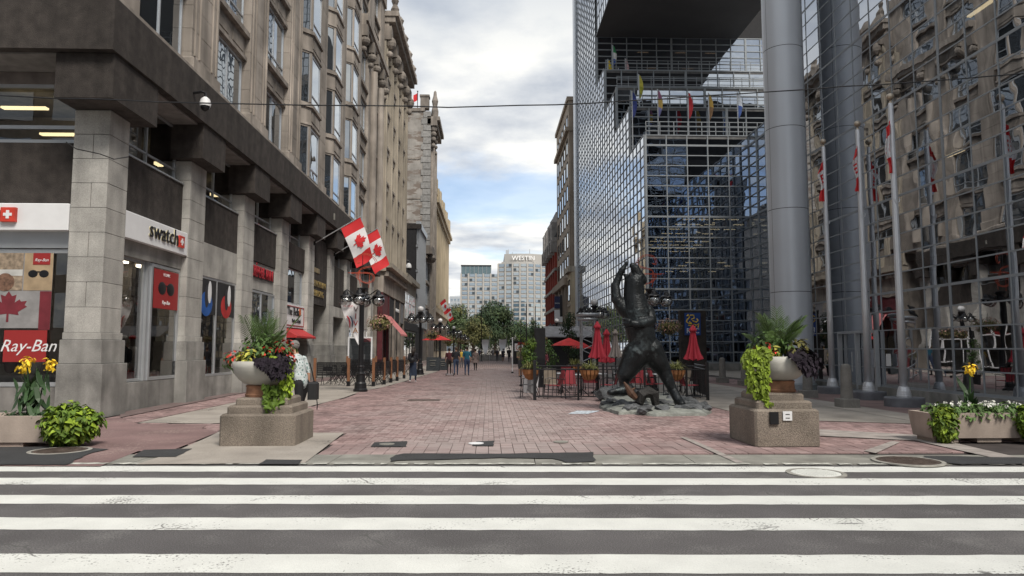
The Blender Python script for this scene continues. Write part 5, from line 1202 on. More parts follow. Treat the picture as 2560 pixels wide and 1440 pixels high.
# hanging baskets
M_BASKF=mat('basket_leaf',(.15,.14,.05),.8,island=.45); M_BASKP=mat('basket_bloom',(.38,.22,.18),.8,island=.3)
def basket(x,y,z,r,label,n=900,sz=.07):
    t=thing('hanging_basket',label,'hanging basket',(x,y,z),0,'flower baskets hung from the street lamps'); mb=MB(); mb.k=0; leaves(mb,(0,0,0),(r,r*.8,r*.62),n,sz,OVAL,shell=.35,nup=.3,lump=10); mb.k=1; leaves(mb,(0,0,.05),(r,r*.8,r*.6),n//5,sz*.7,HEART,shell=.85); mb.obj('foliage',[M_BASKF,M_BASKP],t,local=True)
    MB().lathe(0,0,[(.05,-r*.5),(r*.45,-r*.3),(r*.55,0)],12,cap=False).obj('bowl',M_BLK,t,local=True); MB().tube([(0,0,r*.3),(0,0,r*.95)],.01,4).obj('hook',M_BLK,t,local=True); return t
basket(LX+.68,LY,2.58,.52,'flower basket on the near left lamp'); MB
basket(6.25+.68,LY,2.45,.52,'flower basket on the lamp behind the bear, right of the statue',1100)
for px,y,dx,l in ((1052,45,.75,'flower basket on the lamp behind the walking woman'),(1101,63,.75,'flower basket beside the open red umbrella on the left'),(1135,84,.75,'flower basket on the third left lamp'),(1135,84,-.75,'flower basket on the street side of the third left lamp'),(1152,106,.75,'small far flower basket near the park'),(1392,63,-.75,'flower basket left of the far right lamp'),(1392,63,.75,'flower basket right of the far right lamp')):
    basket((px-1222)/F_PX*y+dx,y,2.5,.55,l,420,.10)
# ================================================================ FLAGS ON THE STONE BLOCK
def wall_flag(x0,y0,z0,x1,z1,label,w=1.15,L_=2.3,k=0.0,sz=.012):
    pt_=thing('wall_flag',label,'flag',(x0,y0,z0),0,'red and white flags on poles from the stone building'); d=Vector((x1-x0,0,z1-z0)); Ln=d.length; d.normalize()
    MB().tube([(0,0,0),tuple(d*Ln)],.028,6).obj('pole',M_ALU,pt_,local=True); MB().lathe(0,0,[(.08,-.1),(.08,.1)],8).obj('wall_bracket',M_BLK,pt_,local=True)
    top=d*(Ln-.08); n=24; m=8
    dn=Vector((.40,0,-.92))
    def P(i,j):
        u=i/n; v=j/m; a=top-d*(w*v); q=a+dn*(L_*u); q.y+=.07*math.sin(u*7+v*3+k)*(.2+u); q.x+=.05*math.sin(v*6+u*5+k)*u-.18*u*u*(1-v)
        return q
    for i0,i1,mm in ((0,6,M_RED),(6,18,M_WCL),(18,24,M_RED)):
        mb=MB(); mb.add([tuple(P(i,j)) for i in range(i0,i1+1) for j in range(m+1)],[(a*(m+1)+b,a*(m+1)+b+1,(a+1)*(m+1)+b+1,(a+1)*(m+1)+b) for a in range(i1-i0) for b in range(m)]); mb.obj('cloth_band',mm,pt_,local=True,smooth=True)
    mb=MB(); PP,TT=leaf_tris(); vs=[]
    for x,y in PP:
        # leaf stands with its stem toward the lower edge of the cloth as printed: axis along the hoist
        u=.5+x*.5*w/L_*.9; v=.5-y*.5*.9; i=u*n; j=v*m
        i0_=int(i); j0_=int(j); q=P(i0_,j0_).lerp(P(min(i0_+1,n),j0_),i-i0_).lerp(P(i0_,min(j0_+1,m)).lerp(P(min(i0_+1,n),min(j0_+1,m)),i-i0_),j-j0_); vs.append((q.x,q.y-.035,q.z))
    mb.add(vs,TT); mb.obj('leaf_mark',M_RED,pt_,local=True)
wall_flag(-9.1,37.1,7.1,-6.70,8.55,'nearer of the two big red and white maple leaf flags on the stone building')
wall_flag(-9.1,41.9,7.15,-6.55,8.75,'farther of the two big red and white maple leaf flags on the stone building',k=1.5)
wall_flag(-9.0,108,7.2,-6.6,9.3,'small distant red and white flag on the left row, upper of two',w=1.0,L_=2,k=.4); wall_flag(-9.0,120,6.6,-6.5,8.6,'small distant red and white flag on the left row, lower of two',w=1.0,L_=2,k=2)
rf=thing('roof_flag','red and white flag flying left from a pole on the patched brick building roof','flag',(-11.1,107.6,38.4)); MB().tube([(0,0,0),(0,0,2.9)],.06,6).ball((0,0,2.95),.12,8,6).obj('pole',M_BLK,rf,local=True)
for a,b,mm in ((0,.33,M_RED),(.33,.67,M_WCL),(.67,1,M_RED)):
    mb=MB(); mb.add([(-2.0*u,.12*math.sin(u*6),2.7-.9*u*1.1-v*1.15) for u in (a,(a+b)/2,b) for v in (0,1)],[(0,1,3,2),(2,3,5,4)]); mb.obj('cloth_band',mm,rf,local=True)
# terrace flags
def col(n,c): return mat('terrace_'+n,c,.8)
TF=[(1520,150,60.95,22.9+8.3,[(.6,.45,.02),(.5,.35,.02)],'yellow'),(1532,115,0,0,[(.05,.3,.12),(.7,.7,.7),(.05,.12,.4)],'green white and blue'),(1546,172,0,0,[(.04,.08,.3),(.3,.4,.55)],'blue'),(1563,148,0,0,[(.65,.4,.42),(.7,.68,.7)],'pale pink'),(1597,188,0,0,[(.55,.5,.08),(.4,.4,.05)],'olive yellow'),(1580,230,0,0,[(.03,.05,.2),(.05,.07,.25)],'navy'),(1644,226,0,0,[(.3,.12,.2),(.5,.35,.1),(.2,.2,.4)],'striped'),(1720,232,0,0,[(.5,.03,.04),(.5,.04,.05)],'red'),(1771,235,0,0,[(.5,.33,.08),(.25,.15,.08)],'gold'),(1843,232,0,0,[(.6,.65,.72),(.08,.14,.4)],'white and blue')]
for i,(px,py,_,_2,cs,nm) in enumerate(TF):
    Y=77 if py<180 and px<1570 else 65 if i in(4,) else 59
    zb=31.3 if Y==77 else 22.9 if Y==65 else 18.5
    x,_y,z=atY(px,py,Y); Y=Y
    t=thing('terrace_flag','limp %s flag on bank terraces, %s'%(nm,['leftmost','beside the leftmost one, tallest','lowest at the upper left','right of the green one','alone at the second step','hanging dark at the notch','left end of the lower row','second in the lower row','third in the lower row','right end of the lower row'][i]),'flag',(x,Y,zb),0,'flags on the bank terraces')
    hz=z-zb; MB().tube([(0,0,0),(0,0,hz+.1)],.05,5).obj('pole',M_ALU,t,local=True)
    Lf=2.2; nb=len(cs)
    for q,c in enumerate(cs):
        mb=MB(); vs=[]
        for u in (q/nb,(q+.5)/nb,(q+1)/nb):
            w=.42*math.sin(math.pi*min(1,.15+u*.8)); vs+=[(.03,0,hz-Lf*u),(.03+w*.6,-.1,hz-Lf*u-.1),(.03+w,.05,hz-Lf*u-.15)]
        mb.add(vs,[(0,1,4,3),(1,2,5,4),(3,4,7,6),(4,5,8,7)]); mb.obj('cloth_band',col('%d_%d'%(i,q),c),t,local=True,smooth=True)
# wire across the street and cameras
w0=atY(-500,228,14.5); pts=[]
for i in range(41):
    t=i/40; px=-500+3600*t; py=np.interp(px,[-500,0,500,1100,1400,1900,2560,3100],[222,240,258,268,262,232,185,150]); p=atY(px,py,14.5); pts.append((p[0],p[1],p[2]+random.uniform(-.012,.012)))
tag(MB().tube(pts,.014,5).obj('overhead_wire',M_BLK),'thin black wire sagging across the whole street above the junction','wire')
tag(MB().tube([atY(165,355,16.6),atY(190,372,16.6),atY(250,385,16.6),atY(285,398,16.7),atX(322,392,-9.05)],.012,4).obj('pillar_wire',M_BLK),'thin dark cable looped round the corner pillar','wire')
def dome(x,y,z,s,label,dx=1):
    t=thing('security_camera',label,'camera',(x,y,z)); MB().tube([(-.32*dx*s,0,.30*s),(-.1*dx*s,0,.34*s),(0,0,.30*s),(0,0,.18*s)],.035*s,6).obj('arm',M_BLK,t,local=True); MB().lathe(0,0,[(.04*s,.2*s),(.11*s,.14*s),(.14*s,.02*s),(.13*s,-.04*s)],16).obj('housing',M_WHT,t,local=True); MB().ball((0,0,-.05*s),.115*s,14,8).obj('dome',M_BLK,t,local=True); return t
p=atX(513,262,-8.25); dome(p[0],p[1],p[2],1.15,'white dome security camera on the dark stucco band')
p=atX(1022,668,-8.6); dome(p[0],p[1],p[2],2.2,'white dome camera on an arm on the low stone building')
p=atX(960,560,-8.4)
# mannequins in the left shop windows
capr=mat('cap_red',(.45,.03,.03),.7)
for px,py,Y,cap,sh,l in ((330,880,19.6,M_WHT,M_BLKM,'black shirted mannequin with white cap in the first side window'),(312,880,19.3,capr,M_BLKM,'mannequin with red cap at the left edge of the first side window'),(348,872,20.1,capr,M_WCL,'mannequin in white shirt and red cap in the first side window'),(512,880,23.8,capr,M_WCL,'white shirted mannequin with red cap in the second side window'),(60,950,17.9,M_BLKM,mat('maroon_coat',(.07,.02,.03),.8),'maroon coated mannequin in the front window'),(118,905,17.9,M_WCL,mat('pale_shirt',(.45,.52,.52),.8),'pale shirted mannequin at the right of the front window')):
    x=-9.85 if Y>18 else (px-1222)/F_PX*Y; m_=mannequin(x,Y,1.15,cap,sh); m_['label']=l
# ================================================================ BEAR STATUE
M_BRZ=mat('dark_bronze',(.020,.023,.025),.40,.55,ns=3.5,na=.45,bump=.6,bs=22,fine=.15)
M_ROCK=mat('river_rock',(.095,.10,.105),.9,ns=4,na=.45,bump=.8,bs=30,island=.35,fine=.3)
M_RMORT=mat('pale_rock_mortar',(.22,.23,.21),.95,ns=6,na=.35,bump=.9,bs=35)
BY=18.6
def bp(px,py,dy=0.0): return Vector(atY(px,py,BY+dy))
K=BY/F_PX
wear(M_BRZ,(.07,.088,.092),.58,.85,9,2.2)
bear=thing('bear_statue','dark bronze bear statue standing upright with one arm raised over its head','statue',(bp(1612,1000)[0],BY,0))
B0=bear.location
def C(a,ra,b,rb,da=0.0,db=0.0,sy=1): return (tuple(bp(*a,da)-B0),tuple(bp(*b,db)-B0),ra*K,rb*K,0,sy)
caps=[C((1572,974),15,(1527,981),8,-.02,-.28),C((1564,972),12,(1561,955),12),C((1560,960),12,(1562,935),19),C((1563,935),22,(1592,886),36),C((1540,980),9,(1524,982),7,-.1,-.2),
 C((1624,876),35,(1656,920),21,0,.05),C((1656,920),19,(1683,978),11,.05,-.05),C((1684,978),12,(1697,1004),11,-.05,-.3),C((1697,1004),13,(1704,1010),10,-.2,-.45),
 C((1607,874),37,(1606,852),35),C((1606,850),35,(1595,805),37),C((1595,805),37,(1590,778),35),C((1566,780),17,(1614,780),22),C((1589,770),33,(1585,738),27),C((1585,738),27,(1585,706),25),
 C((1585,706),25,(1594,696),18),C((1603,694),11,(1605,690),8,.12,.15),C((1596,692),16,(1588,672),11,-.02,-.05),C((1588,670),11,(1581,664),8),C((1604,700),14,(1598,690),13),C((1576,706),13,(1565,690),6),
 C((1560,775),17,(1543,750),13),C((1542,750),13,(1538,714),11,.0,.05),C((1538,716),11,(1548,688),8,.05,.05),C((1548,688),8,(1556,674),8,.05,.03),C((1556,674),7,(1567,657),4,.03,0),
 C((1618,782),20,(1627,800),15,0,-.15),C((1626,803),14,(1592,811),10,-.2,-.46),C((1592,811),11,(1570,807),8,-.46,-.48),C((1572,803),7,(1561,798),4,-.55,-.52),C((1572,808),7,(1560,808),4,-.55,-.52),C((1574,812),6,(1564,817),4,-.55,-.5),
 C((1600,880),33,(1616,880),33)]
fuse(caps,'body',[M_BRZ],.018,3,bear)
for a,b,d in (((1561,798),(1554,797),-.55),((1560,808),(1553,810),-.55),((1564,817),(1557,821),-.53),((1526,983),(1519,985),-.3),((1569,658),(1571,650),0),((1566,661),(1565,652),-.04),((1704,1010),(1708,1014),-.5),((1699,1011),(1701,1016),-.5)):
    MB().tube([bp(*a,d),bp(*b,d)],[.03,.006],6).obj('claw',M_BRZ,bear)
for d,px,py in ((-.2,1587,682),(.0,1593,680)): MB().ball(bp(px,py,d),.022,8,6).obj('eye',M_BLK,bear)
MB().ball(bp(1576,687,-.12),.055,10,8,(.8,1,1.3)).obj('mouth_shade_ball',M_BLKM,bear)  # solid black ball painted as the shade inside the open mouth
rk=thing('rock_base','rough rock and mortar bed under the bear statue','rock base',(B0[0],BY-.3,0))
def rock(mb,c,r,n=9,m=6,fl=.6):
    b=MB(); b.ball((0,0,0),1,n,m); ph=[random.uniform(0,6) for _ in range(6)]; q=Euler((random.random(),random.random(),random.random()*6)).to_matrix()
    vs=[]
    for v in b.v:
        v=Vector(v); k=1+.22*math.sin(v.x*3+ph[0])*math.cos(v.y*4+ph[1])+.16*math.sin(v.z*5+ph[2]+v.x*2)+random.uniform(-.07,.07); v=q@(v*k); vs.append((c[0]+v.x*r,c[1]+v.y*r,c[2]+v.z*r*fl))
    mb.add(vs,b.f)
outl=[gp(*p) for p in ((1497,1022),(1545,1038),(1580,1036),(1640,1042),(1765,1040),(1780,1032),(1740,1010),(1690,990),(1560,980),(1505,1000))]
cx=sum(p[0] for p in outl)/len(outl); cy=sum(p[1] for p in outl)/len(outl); mb=MB(); P3=[]
for i in range(len(outl)):
    a,b=outl[i],outl[(i+1)%len(outl)]
    for q in range(6): P3.append((a[0]+(b[0]-a[0])*q/6+random.uniform(-.03,.03),a[1]+(b[1]-a[1])*q/6+random.uniform(-.03,.03)))
n=len(P3); rings=[(1,0),(.99,.07),(.90,.12),(.7,.15),(.4,.16),(.05,.16)]; vs=[]
for s_,z in rings: vs+=[(cx+(x-cx)*s_,cy+(y-cy)*s_,z+random.uniform(-.02,.02)*(z>0)) for x,y in P3]
mb.add(vs,[(r*n+i,r*n+(i+1)%n,(r+1)*n+(i+1)%n,(r+1)*n+i) for r in range(5) for i in range(n)]); mb.obj('mortar_bed',M_RMORT,rk,smooth=False)
for _ in range(46):
    a=random.random()*6.28; s_=random.uniform(.45,.97)**.7; i=int(a/6.28*n)%n; x=cx+(P3[i][0]-cx)*s_; y=cy+(P3[i][1]-cy)*s_
    mb=MB(); rock(mb,(x,y,.13),random.uniform(.10,.22)); mb.obj('rock',M_ROCK,rk)
for px,py,r,z in ((1535,1000,.42,.22),(1515,1003,.30,.2),(1560,1000,.34,.24),(1545,990,.40,.20),(1690,1010,.30,.08),(1720,1015,.26,.1),(1600,1020,.2,.12),(1660,1022,.24,.12),(1750,1030,.2,.08)):
    x,y=gp(px,py); mb=MB(); rock(mb,(x,y,z),r,12,8,.62); mb.obj('rock',M_ROCK,rk)
mb=MB(); pts=[bp(1598,1008,-.5),bp(1604,986,-.5),bp(1620,980,-.5),bp(1636,986,-.5),bp(1641,1012,-.5)]; mb.tube(pts,[.12,.15,.16,.15,.10],9); mb.v=[(a+random.uniform(-.02,.02),b+random.uniform(-.02,.02),c+random.uniform(-.02,.02)) for a,b,c in mb.v]; mb.obj('log',mat('black_log',(.02,.019,.018),.6,bump=1,bs=30),rk)
M_FISH=mat('brown_driftwood',(.075,.038,.022),.7,ns=9,na=.4)
MB().tube([bp(1560,955,-.55),bp(1568,968,-.55),bp(1578,984,-.55),bp(1590,996,-.55)],[.02,.06,.10,.07],8).tube([bp(1573,978,-.5),bp(1588,970,-.5)],[.05,.02],6).obj('bronze_fish',M_FISH,rk)
# ================================================================ PATIO
def fence_run(t,p,q,h=1.10,gap=.135,post=True):
    P0=Vector((p[0],p[1],0)); Q=Vector((q[0],q[1],0)); D=Q-P0; L_=D.length; D.normalize()
    for z in (.12,h-.14,h-.03): MB().tube([P0+Vector((0,0,z)),Q+Vector((0,0,z))],.018,4).obj('rail',M_BLK,t)
    n=int(L_/gap)
    for i in range(1,n): a=P0+D*(i*L_/n); MB().box(a.x-.008,a.x+.008,a.y-.008,a.y+.008,.12,h-.14).obj('picket',M_BLK,t)
    if post: MB().box(p[0]-.03,p[0]+.03,p[1]-.03,p[1]+.03,0,h+.05).obj('post',M_BLK,t)
pf=thing('patio_fence','black metal picket fence round the patio tables behind the bear','fence',(4.2,22.4,.01))
xs=[1.46,2.82,3.60,4.9,6.2,6.83]; ys=[22.55,22.5,22.45,22.4,22.3,22.2]
for i in range(5): fence_run(pf,(xs[i],ys[i]),(xs[i+1],ys[i+1]))
MB().box(6.79,6.87,22.16,22.24,0,1.2).obj('post',M_BLK,pf); MB().box(1.40,1.50,22.5,22.6,0,1.25).obj('post',M_BLK,pf)
fence_run(pf,(6.85,22.25),(7.45,25.8),gap=.13); fence_run(pf,(1.44,22.6),(1.40,28.5),gap=.4)
M_SLING=mat('sling_red',(.27,.035,.045),.8,island=.1); M_TAN2=mat('sling_tan',(.42,.36,.28),.8); M_SLG=mat('sling_grey',(.12,.12,.125),.8)
def chair(label,m_):
    t=thing('patio_chair',label,'chair',(0,0,.01),0,'metal patio chairs inside the black fence')
    MB().slab((-.23,-.22,.44),(.23,-.22,.44),(.23,.22,.42),(-.23,.22,.42),.02).obj('seat',m_,t,local=True); MB().slab((-.22,.22,.44),(.22,.22,.44),(.22,.36,.92),(-.22,.36,.92),-.02).obj('backrest',m_,t,local=True)
    for s_ in (-1,1):
        MB().tube([(.26*s_,-.26,0),(.25*s_,-.22,.42),(.27*s_,-.2,.62),(.27*s_,-.05,.66),(.26*s_,.28,.62)],.013,5).obj('armrest',M_BLK,t,local=True)
        MB().tube([(.24*s_,.36,0),(.24*s_,.20,.40),(.23*s_,.24,.5),(.22*s_,.37,.94)],.013,5).obj('rear_leg',M_BLK,t,local=True)
    MB().tube([(-.22,.37,.94),(.22,.37,.94)],.013,5).obj('top_rail',M_BLK,t,local=True); MB().tube([(-.25,-.24,.2),(.25,-.24,.2)],.01,4).obj('stretcher',M_BLK,t,local=True); return t
cR=chair('red patio chair at the front left corner of the fence, facing right',M_SLING); cT=chair('tan backed patio chair behind the front left fence panel',M_TAN2); cG=chair('grey patio chair standing outside the fence corner',M_SLG)
def put_chair(src,px,Y,rz,label=None,used=[]):
    x=(px-1222)/F_PX*Y
    if src in used: return dup(src,(x,Y,.01),R(rz),label)
    used.append(src); src.location=(x,Y,.01); src.rotation_euler=(0,0,R(rz)); 
    if label: src['label']=label
put_chair(cR,1383,23.3,-80); put_chair(cT,1376,24.6,170); put_chair(cG,1322,23.8,-100)
for a in ((cR,1427,23.4,10,'red patio chair with its back to the viewer beside the second fence post'),(cR,1476,25.5,160,'red patio chair deeper in, left of the closed red umbrellas'),(cR,1521,23.5,-110,'red patio chair beside the bear raised foot'),(cR,1590,25.2,150,'red patio chair seen between the legs of the bear'),(cR,1612,24.0,20,'red backed chair right of centre between the bear legs'),(cR,1648,24.2,60,'red patio chair just right of the bear leg'),(cR,1725,23.2,95,'red patio chair at the right end of the fence under the umbrella'),(cT,1700,24.0,-60,'tan backed patio chair at the right behind the bear leg'),(cR,1405,27.5,200,'red patio chair at the back left of the patio'),(cR,1445,28.5,90,'red patio chair at the back beside the truss tower'),(cG,1555,27,30,'grey patio chair at the back behind the bear'),(cR,1690,26.5,180,'red patio chair at the back right of the patio')):
    put_chair(*a[:4],a[4])
def table(px,Y,label):
    t=thing('patio_table',label,'table',((px-1222)/F_PX*Y,Y,.01),0,'round patio tables'); MB().lathe(0,0,[(.36,.70),(.37,.715),(.36,.73),(.001,.73)],24).obj('tabletop',mat('table_white',(.55,.58,.60),.4),t,local=True); MB().tube([(0,0,0),(0,0,.7)],.03,6).obj('stem',M_BLK,t,local=True)
    for k in range(3): a=2.1*k; MB().tube([(0,0,.25),(.28*math.cos(a),.28*math.sin(a),0)],.015,4).obj('leg',M_BLK,t,local=True)
    return t
t0=table(1452,24.6,'round table at the left of the patio by the second fence post')
for px,Y,l in ((1492,25.6,'round table under the closed red umbrellas'),(1405,26,'round table at the back left of the patio'),(1632,25.0,'round table between the bear legs'),(1560,26,'round table behind the bear')): dup(t0,((px-1222)/F_PX*Y,Y,.01),0,l)
def umbrella(px,ytop,ybot,Y,w,m_,label,poletop=True):
    x,_,zt=atY(px,ytop,Y); zb=atY(px,ybot,Y)[2]; t=thing('closed_umbrella',label,'umbrella',(x,Y,.01)); H=zt-zb; n=48; vs=[]
    prof=[(.02,1),(.07,.985),(.30,.87),(.36,.82),(.24,.80),(.27,.7),(.40,.45),(.62,.2),(.88,.02)]
    mb=MB(); m=len(prof); ph=[random.uniform(-.25,.25) for _ in range(8)]
    for j,(r,u) in enumerate(prof):
        for i in range(n):
            a=2*math.pi*i/n; f=math.cos(a*8+ph[j%8]*.4)*.5+.5; k=(.45+.55*f) if u<.82 else (.72+.28*f)
            vs.append((r*w/2*k*math.cos(a),r*w/2*k*math.sin(a),zb+H*u+(.07*f*(1-u)-.03 if u<.1 else 0)))
    mb.add(vs,[(j*n+i,(j+1)*n+i,(j+1)*n+(i+1)%n,j*n+(i+1)%n) for j in range(m-1) for i in range(n)]); mb.obj('canopy',m_,t,local=True,smooth=True)
    MB().tube([(0,0,0),(0,0,zt+.05)],.022,8).obj('pole',M_BLK,t,local=True); MB().lathe(0,0,[(.25,0),(.25,.06),(.04,.1),(.04,.3)],16).obj('base',M_BLK,t,local=True); return t
umbrella(1493,803,898,26,.80,M_UMB,'tall closed red umbrella, leftmost on the patio'); umbrella(1516,822,908,28.5,.85,M_UMB,'closed red umbrella half hidden between the tall red and the taupe one'); umbrella(1538,822,896,25,.62,M_UMBG,'closed taupe umbrella left of the bear'); umbrella(1732,812,902,23.7,.80,M_UMB,'closed red umbrella at the right end in front of the blue bank sign')
def open_umb(px,Y,z,w,label):
    t=thing('open_umbrella',label,'umbrella',((px-1222)/F_PX*Y,Y,.01)); mb=MB(); mb.lathe(0,0,[(w/2,z-.45),(w/4,z-.2),(.03,z)],8,cap=False); mb.obj('canopy',mat('umbrella_bright',(.55,.03,.03),.75),t,local=True); MB().tube([(0,0,0),(0,0,z+.08)],.025,6).obj('pole',M_BLK,t,local=True)
    mb=MB()
    for k in range(8): a=math.pi/4*k; mb.tube([(0,0,z-.05),(w/2*math.cos(a),w/2*math.sin(a),z-.46)],.012,4)
    mb.obj('ribs',M_BLK,t,local=True); return t
open_umb(1092,56,2.75,2.3,'open red umbrella by the third shop on the left'); open_umb(1422,42,2.25,2.2,'open red umbrella right of the black cabinet'); open_umb(1452,47,2.1,1.6,'small open red umbrella beside the truss tower')
# slatted bowls on the fence
def bowl(px,Y,label,r=.30):
    x=(px-1222)/F_PX*Y; t=thing('fence_planter',label,'planter',(x,Y,.62),0,'wooden slat bowls with grasses on the patio fence'); mb=MB()
    for i in range(14):
        a=2*math.pi*i/14; c,s=math.cos(a),math.sin(a); w=.055; q=[(r,.36),(r*.92,.2),(r*.6,.05),(r*.2,0)]
        vs=[]
        for rr,z in q: vs+=[(c*rr-s*w*(rr/r),s*rr+c*w*(rr/r),z),(c*rr+s*w*(rr/r),s*rr-c*w*(rr/r),z)]
        sm=MB(); sm.add(vs,[(2*j,2*j+1,2*j+3,2*j+2) for j in range(3)]); sm.obj('slat',mat('cedar_slat',(.30,.13,.05),.7,island=.2),t,local=True)
    MB().lathe(0,0,[(r+.01,.34),(r+.01,.37),(r-.04,.37)],20,cap=False).obj('hoop',M_BLK,t,local=True); MB().lathe(0,0,[(r-.03,.33),(.001,.35)],14,cap=False).obj('soil',M_SOIL,t,local=True)
    mb=MB()
    for _ in range(130):
        a=random.random()*6.28; l=random.uniform(.15,.42); e=random.uniform(.2,1.3); d=Vector((math.cos(a)*math.cos(e),math.sin(a)*math.cos(e),math.sin(e))); b=Vector((math.cos(a)*.08,math.sin(a)*.08,.34)); s_=Vector((-math.sin(a),math.cos(a),0))*.010; m_=b+d*l*.6+Vector((0,0,.03)); p_=b+d*l+Vector((0,0,-.12*math.cos(e)))
        mb.add([b-s_,b+s_,m_+s_,m_-s_,p_],[(0,1,2,3),(3,2,4)])
    mb.obj('grass',mat('dry_grass',(.20,.21,.07),.8,island=.35),t,local=True); return t
bowl(1473,22.3,'slatted cedar bowl of grasses on the second fence panel'); bowl(1326,22.9,'slatted cedar bowl at the left outer fence corner',.26); bowl(1690,22.2,'slatted cedar bowl of dry flowers right of the bear leg'); bowl(1437,29,'slatted cedar bowl deep in the patio by the truss tower',.34)
# totem with bank sign
tt=thing('bank_totem','stone totem with a blue and yellow lion bank sign','sign',(10.2,35.5,0)); MB().box(9.62,10.92,35.5,35.9,0,3.55).obj('slab',M_STUC,tt); 
for z in (1.9,): MB().box(9.6,10.94,35.48,35.5,z,z+.03).obj('joint',M_BLK,tt)
sgn=MB().box(9.82,10.62,35.42,35.49,2.30,3.42).obj('sign_plate',mat('sign_blue',(.015,.05,.20),.4),tt)
ye=mat('sign_yellow',(.75,.50,.06),.5)
for pts in ([(9.92,3.25),(10.0,3.33),(10.06,3.2),(9.95,3.08),(9.9,2.98),(10.0,2.9),(10.15,2.86)],[(10.1,3.3),(10.28,3.3),(10.3,3.15),(10.15,3.1),(10.25,3.0),(10.4,2.95),(10.5,3.05),(10.42,3.12)],[(10.05,2.98),(10.2,2.85),(10.4,2.8),(10.52,2.88),(10.48,2.68)],[(10.0,2.8),(10.18,2.75),(10.35,2.72)]):
    MB().tube([(a,35.40,b) for a,b in pts],.03,5).obj('lion_emblem',ye,sgn)
text('lettering','RBC',M_WHT,sgn,(10.22,35.41,2.40),RF,width=.62,size=1,ext=.004)
# truss tower, crow, cabinet, pots, kiosk
tw=thing('truss_tower','grey lattice truss tower with a round top','tower',(5.0,36,.01)); x0,x1,y0,y1=-.32,.32,-.32,.32
for a in (x0,x1):
    for b in (y0,y1): MB().tube([(a,b,0),(a,b,3.25)],.04,6).obj('chord',M_ALU,tw,local=True)
mb=MB()
for i in range(11):
    z=.1+i*.29; s_=1 if i%2 else -1
    mb.tube([(x0*s_,y0,z),(x1*s_,y0,z+.29)],.018,4); mb.tube([(x0,y0*s_,z),(x0,y1*s_,z+.29)],.018,4); mb.tube([(x1,y0*s_,z),(x1,y1*s_,z+.29)],.018,4)
stuff(mb.obj('bracing',M_ALU,tw,local=True)); MB().lathe(0,0,[(.55,3.25),(.58,3.30),(.58,3.36),(.55,3.4),(.001,3.4)],24).lathe(0,0,[(.5,3.05),(.52,3.1),(.5,3.15)],24).obj('top_ring',M_ALU,tw,local=True)
crow=thing('crow_figure','black crow perched on the left edge of the truss tower','bird',(4.68,35.8,3.42)); cc=[((0,0,.16),(-.02,0,.2),.09,.10,0),((.0,0,.16),(.12,0,.27),.09,.05,0),((.13,0,.29),(.15,0,.31),.055,.05,0),((-.04,0,.15),(-.24,0,-.02),.07,.03,0),((.17,0,.31),(.24,0,.29),.025,.008,0)]
fuse(cc,'body',[M_BLK],.015,2,crow); MB().tube([(0,.03,.1),(0,.03,0)],.008,4).obj('leg',M_BLK,crow,local=True); MB().tube([(0,-.03,.1),(0,-.03,0)],.008,4).obj('leg',M_BLK,crow,local=True)
cb=thing('black_cabinet','tall matte black cabinet standing behind the left fence corner','cabinet',(2.16,30.2,.01)); MB().bbox(-.22,.22,-.25,.25,0,2.48,.015).obj('body',M_BLKM,cb,local=True); MB().box(-.20,.20,-.258,-.25,.1,1.2).obj('door',M_BLK,cb,local=True); MB().tube([(-.2,-.2,2.48),(-.2,-.2,3.4)],.02,5).obj('pole',M_BLK,cb,local=True)
for px,Y,h,l,r in ((1302,31,2.9,'thin black pole left of the black cabinet',.022),(1316,60,5.4,'tall thin black pole before the hotel',.05),(1204,95,7.2,'thin dark pole with twin lamps in the street centre, far off',.06),(1281,48,2.4,'pale thin pole beside the dark kiosk board',.03)):
    t=thing('thin_pole',l,'pole',((px-1222)/F_PX*Y,Y,.01)); MB().tube([(0,0,0),(0,0,h)],r,6).obj('shaft',M_BLK if px!=1281 else M_WHT,t,local=True); MB().lathe(0,0,[(r*3,0),(r*3,.05),(r,.1)],8).obj('base',M_BLK,t,local=True)
def potplant(px,Y,h,w,label,ms,pot=.5,n=900,white=True,sz=.09,name='potted_plant'):
    t=thing(name,label,'plant',((px-1222)/F_PX*Y,Y,.01)); MB().lathe(0,0,[(pot*.40,0),(pot*.5,pot*.95),(pot*.52,pot),(pot*.45,pot),(pot*.43,pot*.9),(.001,pot*.9)],4 if white else 14).obj('pot',mat('white_pot',(.62,.63,.65),.5) if white else M_BLKM,t,local=True)
    MB().tube([(0,0,pot*.8),(.03,0,h*.6),(0,.02,h*.9)],[.03,.025,.01],6).obj('trunk',M_BARK,t,local=True); mb=MB()
    for i in range(9): mb.k=random.randrange(len(ms)); zz=pot+.25+(h-pot-.2)*i/8; rr=w*random.uniform(.10,.34); a=random.random()*6.28; leaves(mb,(rr*math.cos(a),rr*math.sin(a),zz),(w*.3,w*.3,w*.28),n//9,sz,OVAL,shell=.3,lump=3)
    mb.obj('foliage',ms,t,local=True); return t
potplant(1326,26.4,1.78,.70,'leafy green plant in a white tub outside the fence corner',[M_GRN,M_LIME2],.62,1100)
potplant(1428,44,3.5,1.5,'dark little tree in a pot right of the open red umbrella',[M_DGRN,M_LD],.6,1500,False,.14,'potted_tree'); potplant(1372,34,1.9,.9,'spiky palm like plant behind the black cabinet',[M_GRN],.5,500,False,.12)
potplant(1312,62,2.6,1.6,'yellow green shrub by the dark kiosk',[M_LIME2,M_GRN],.5,700,False,.12)
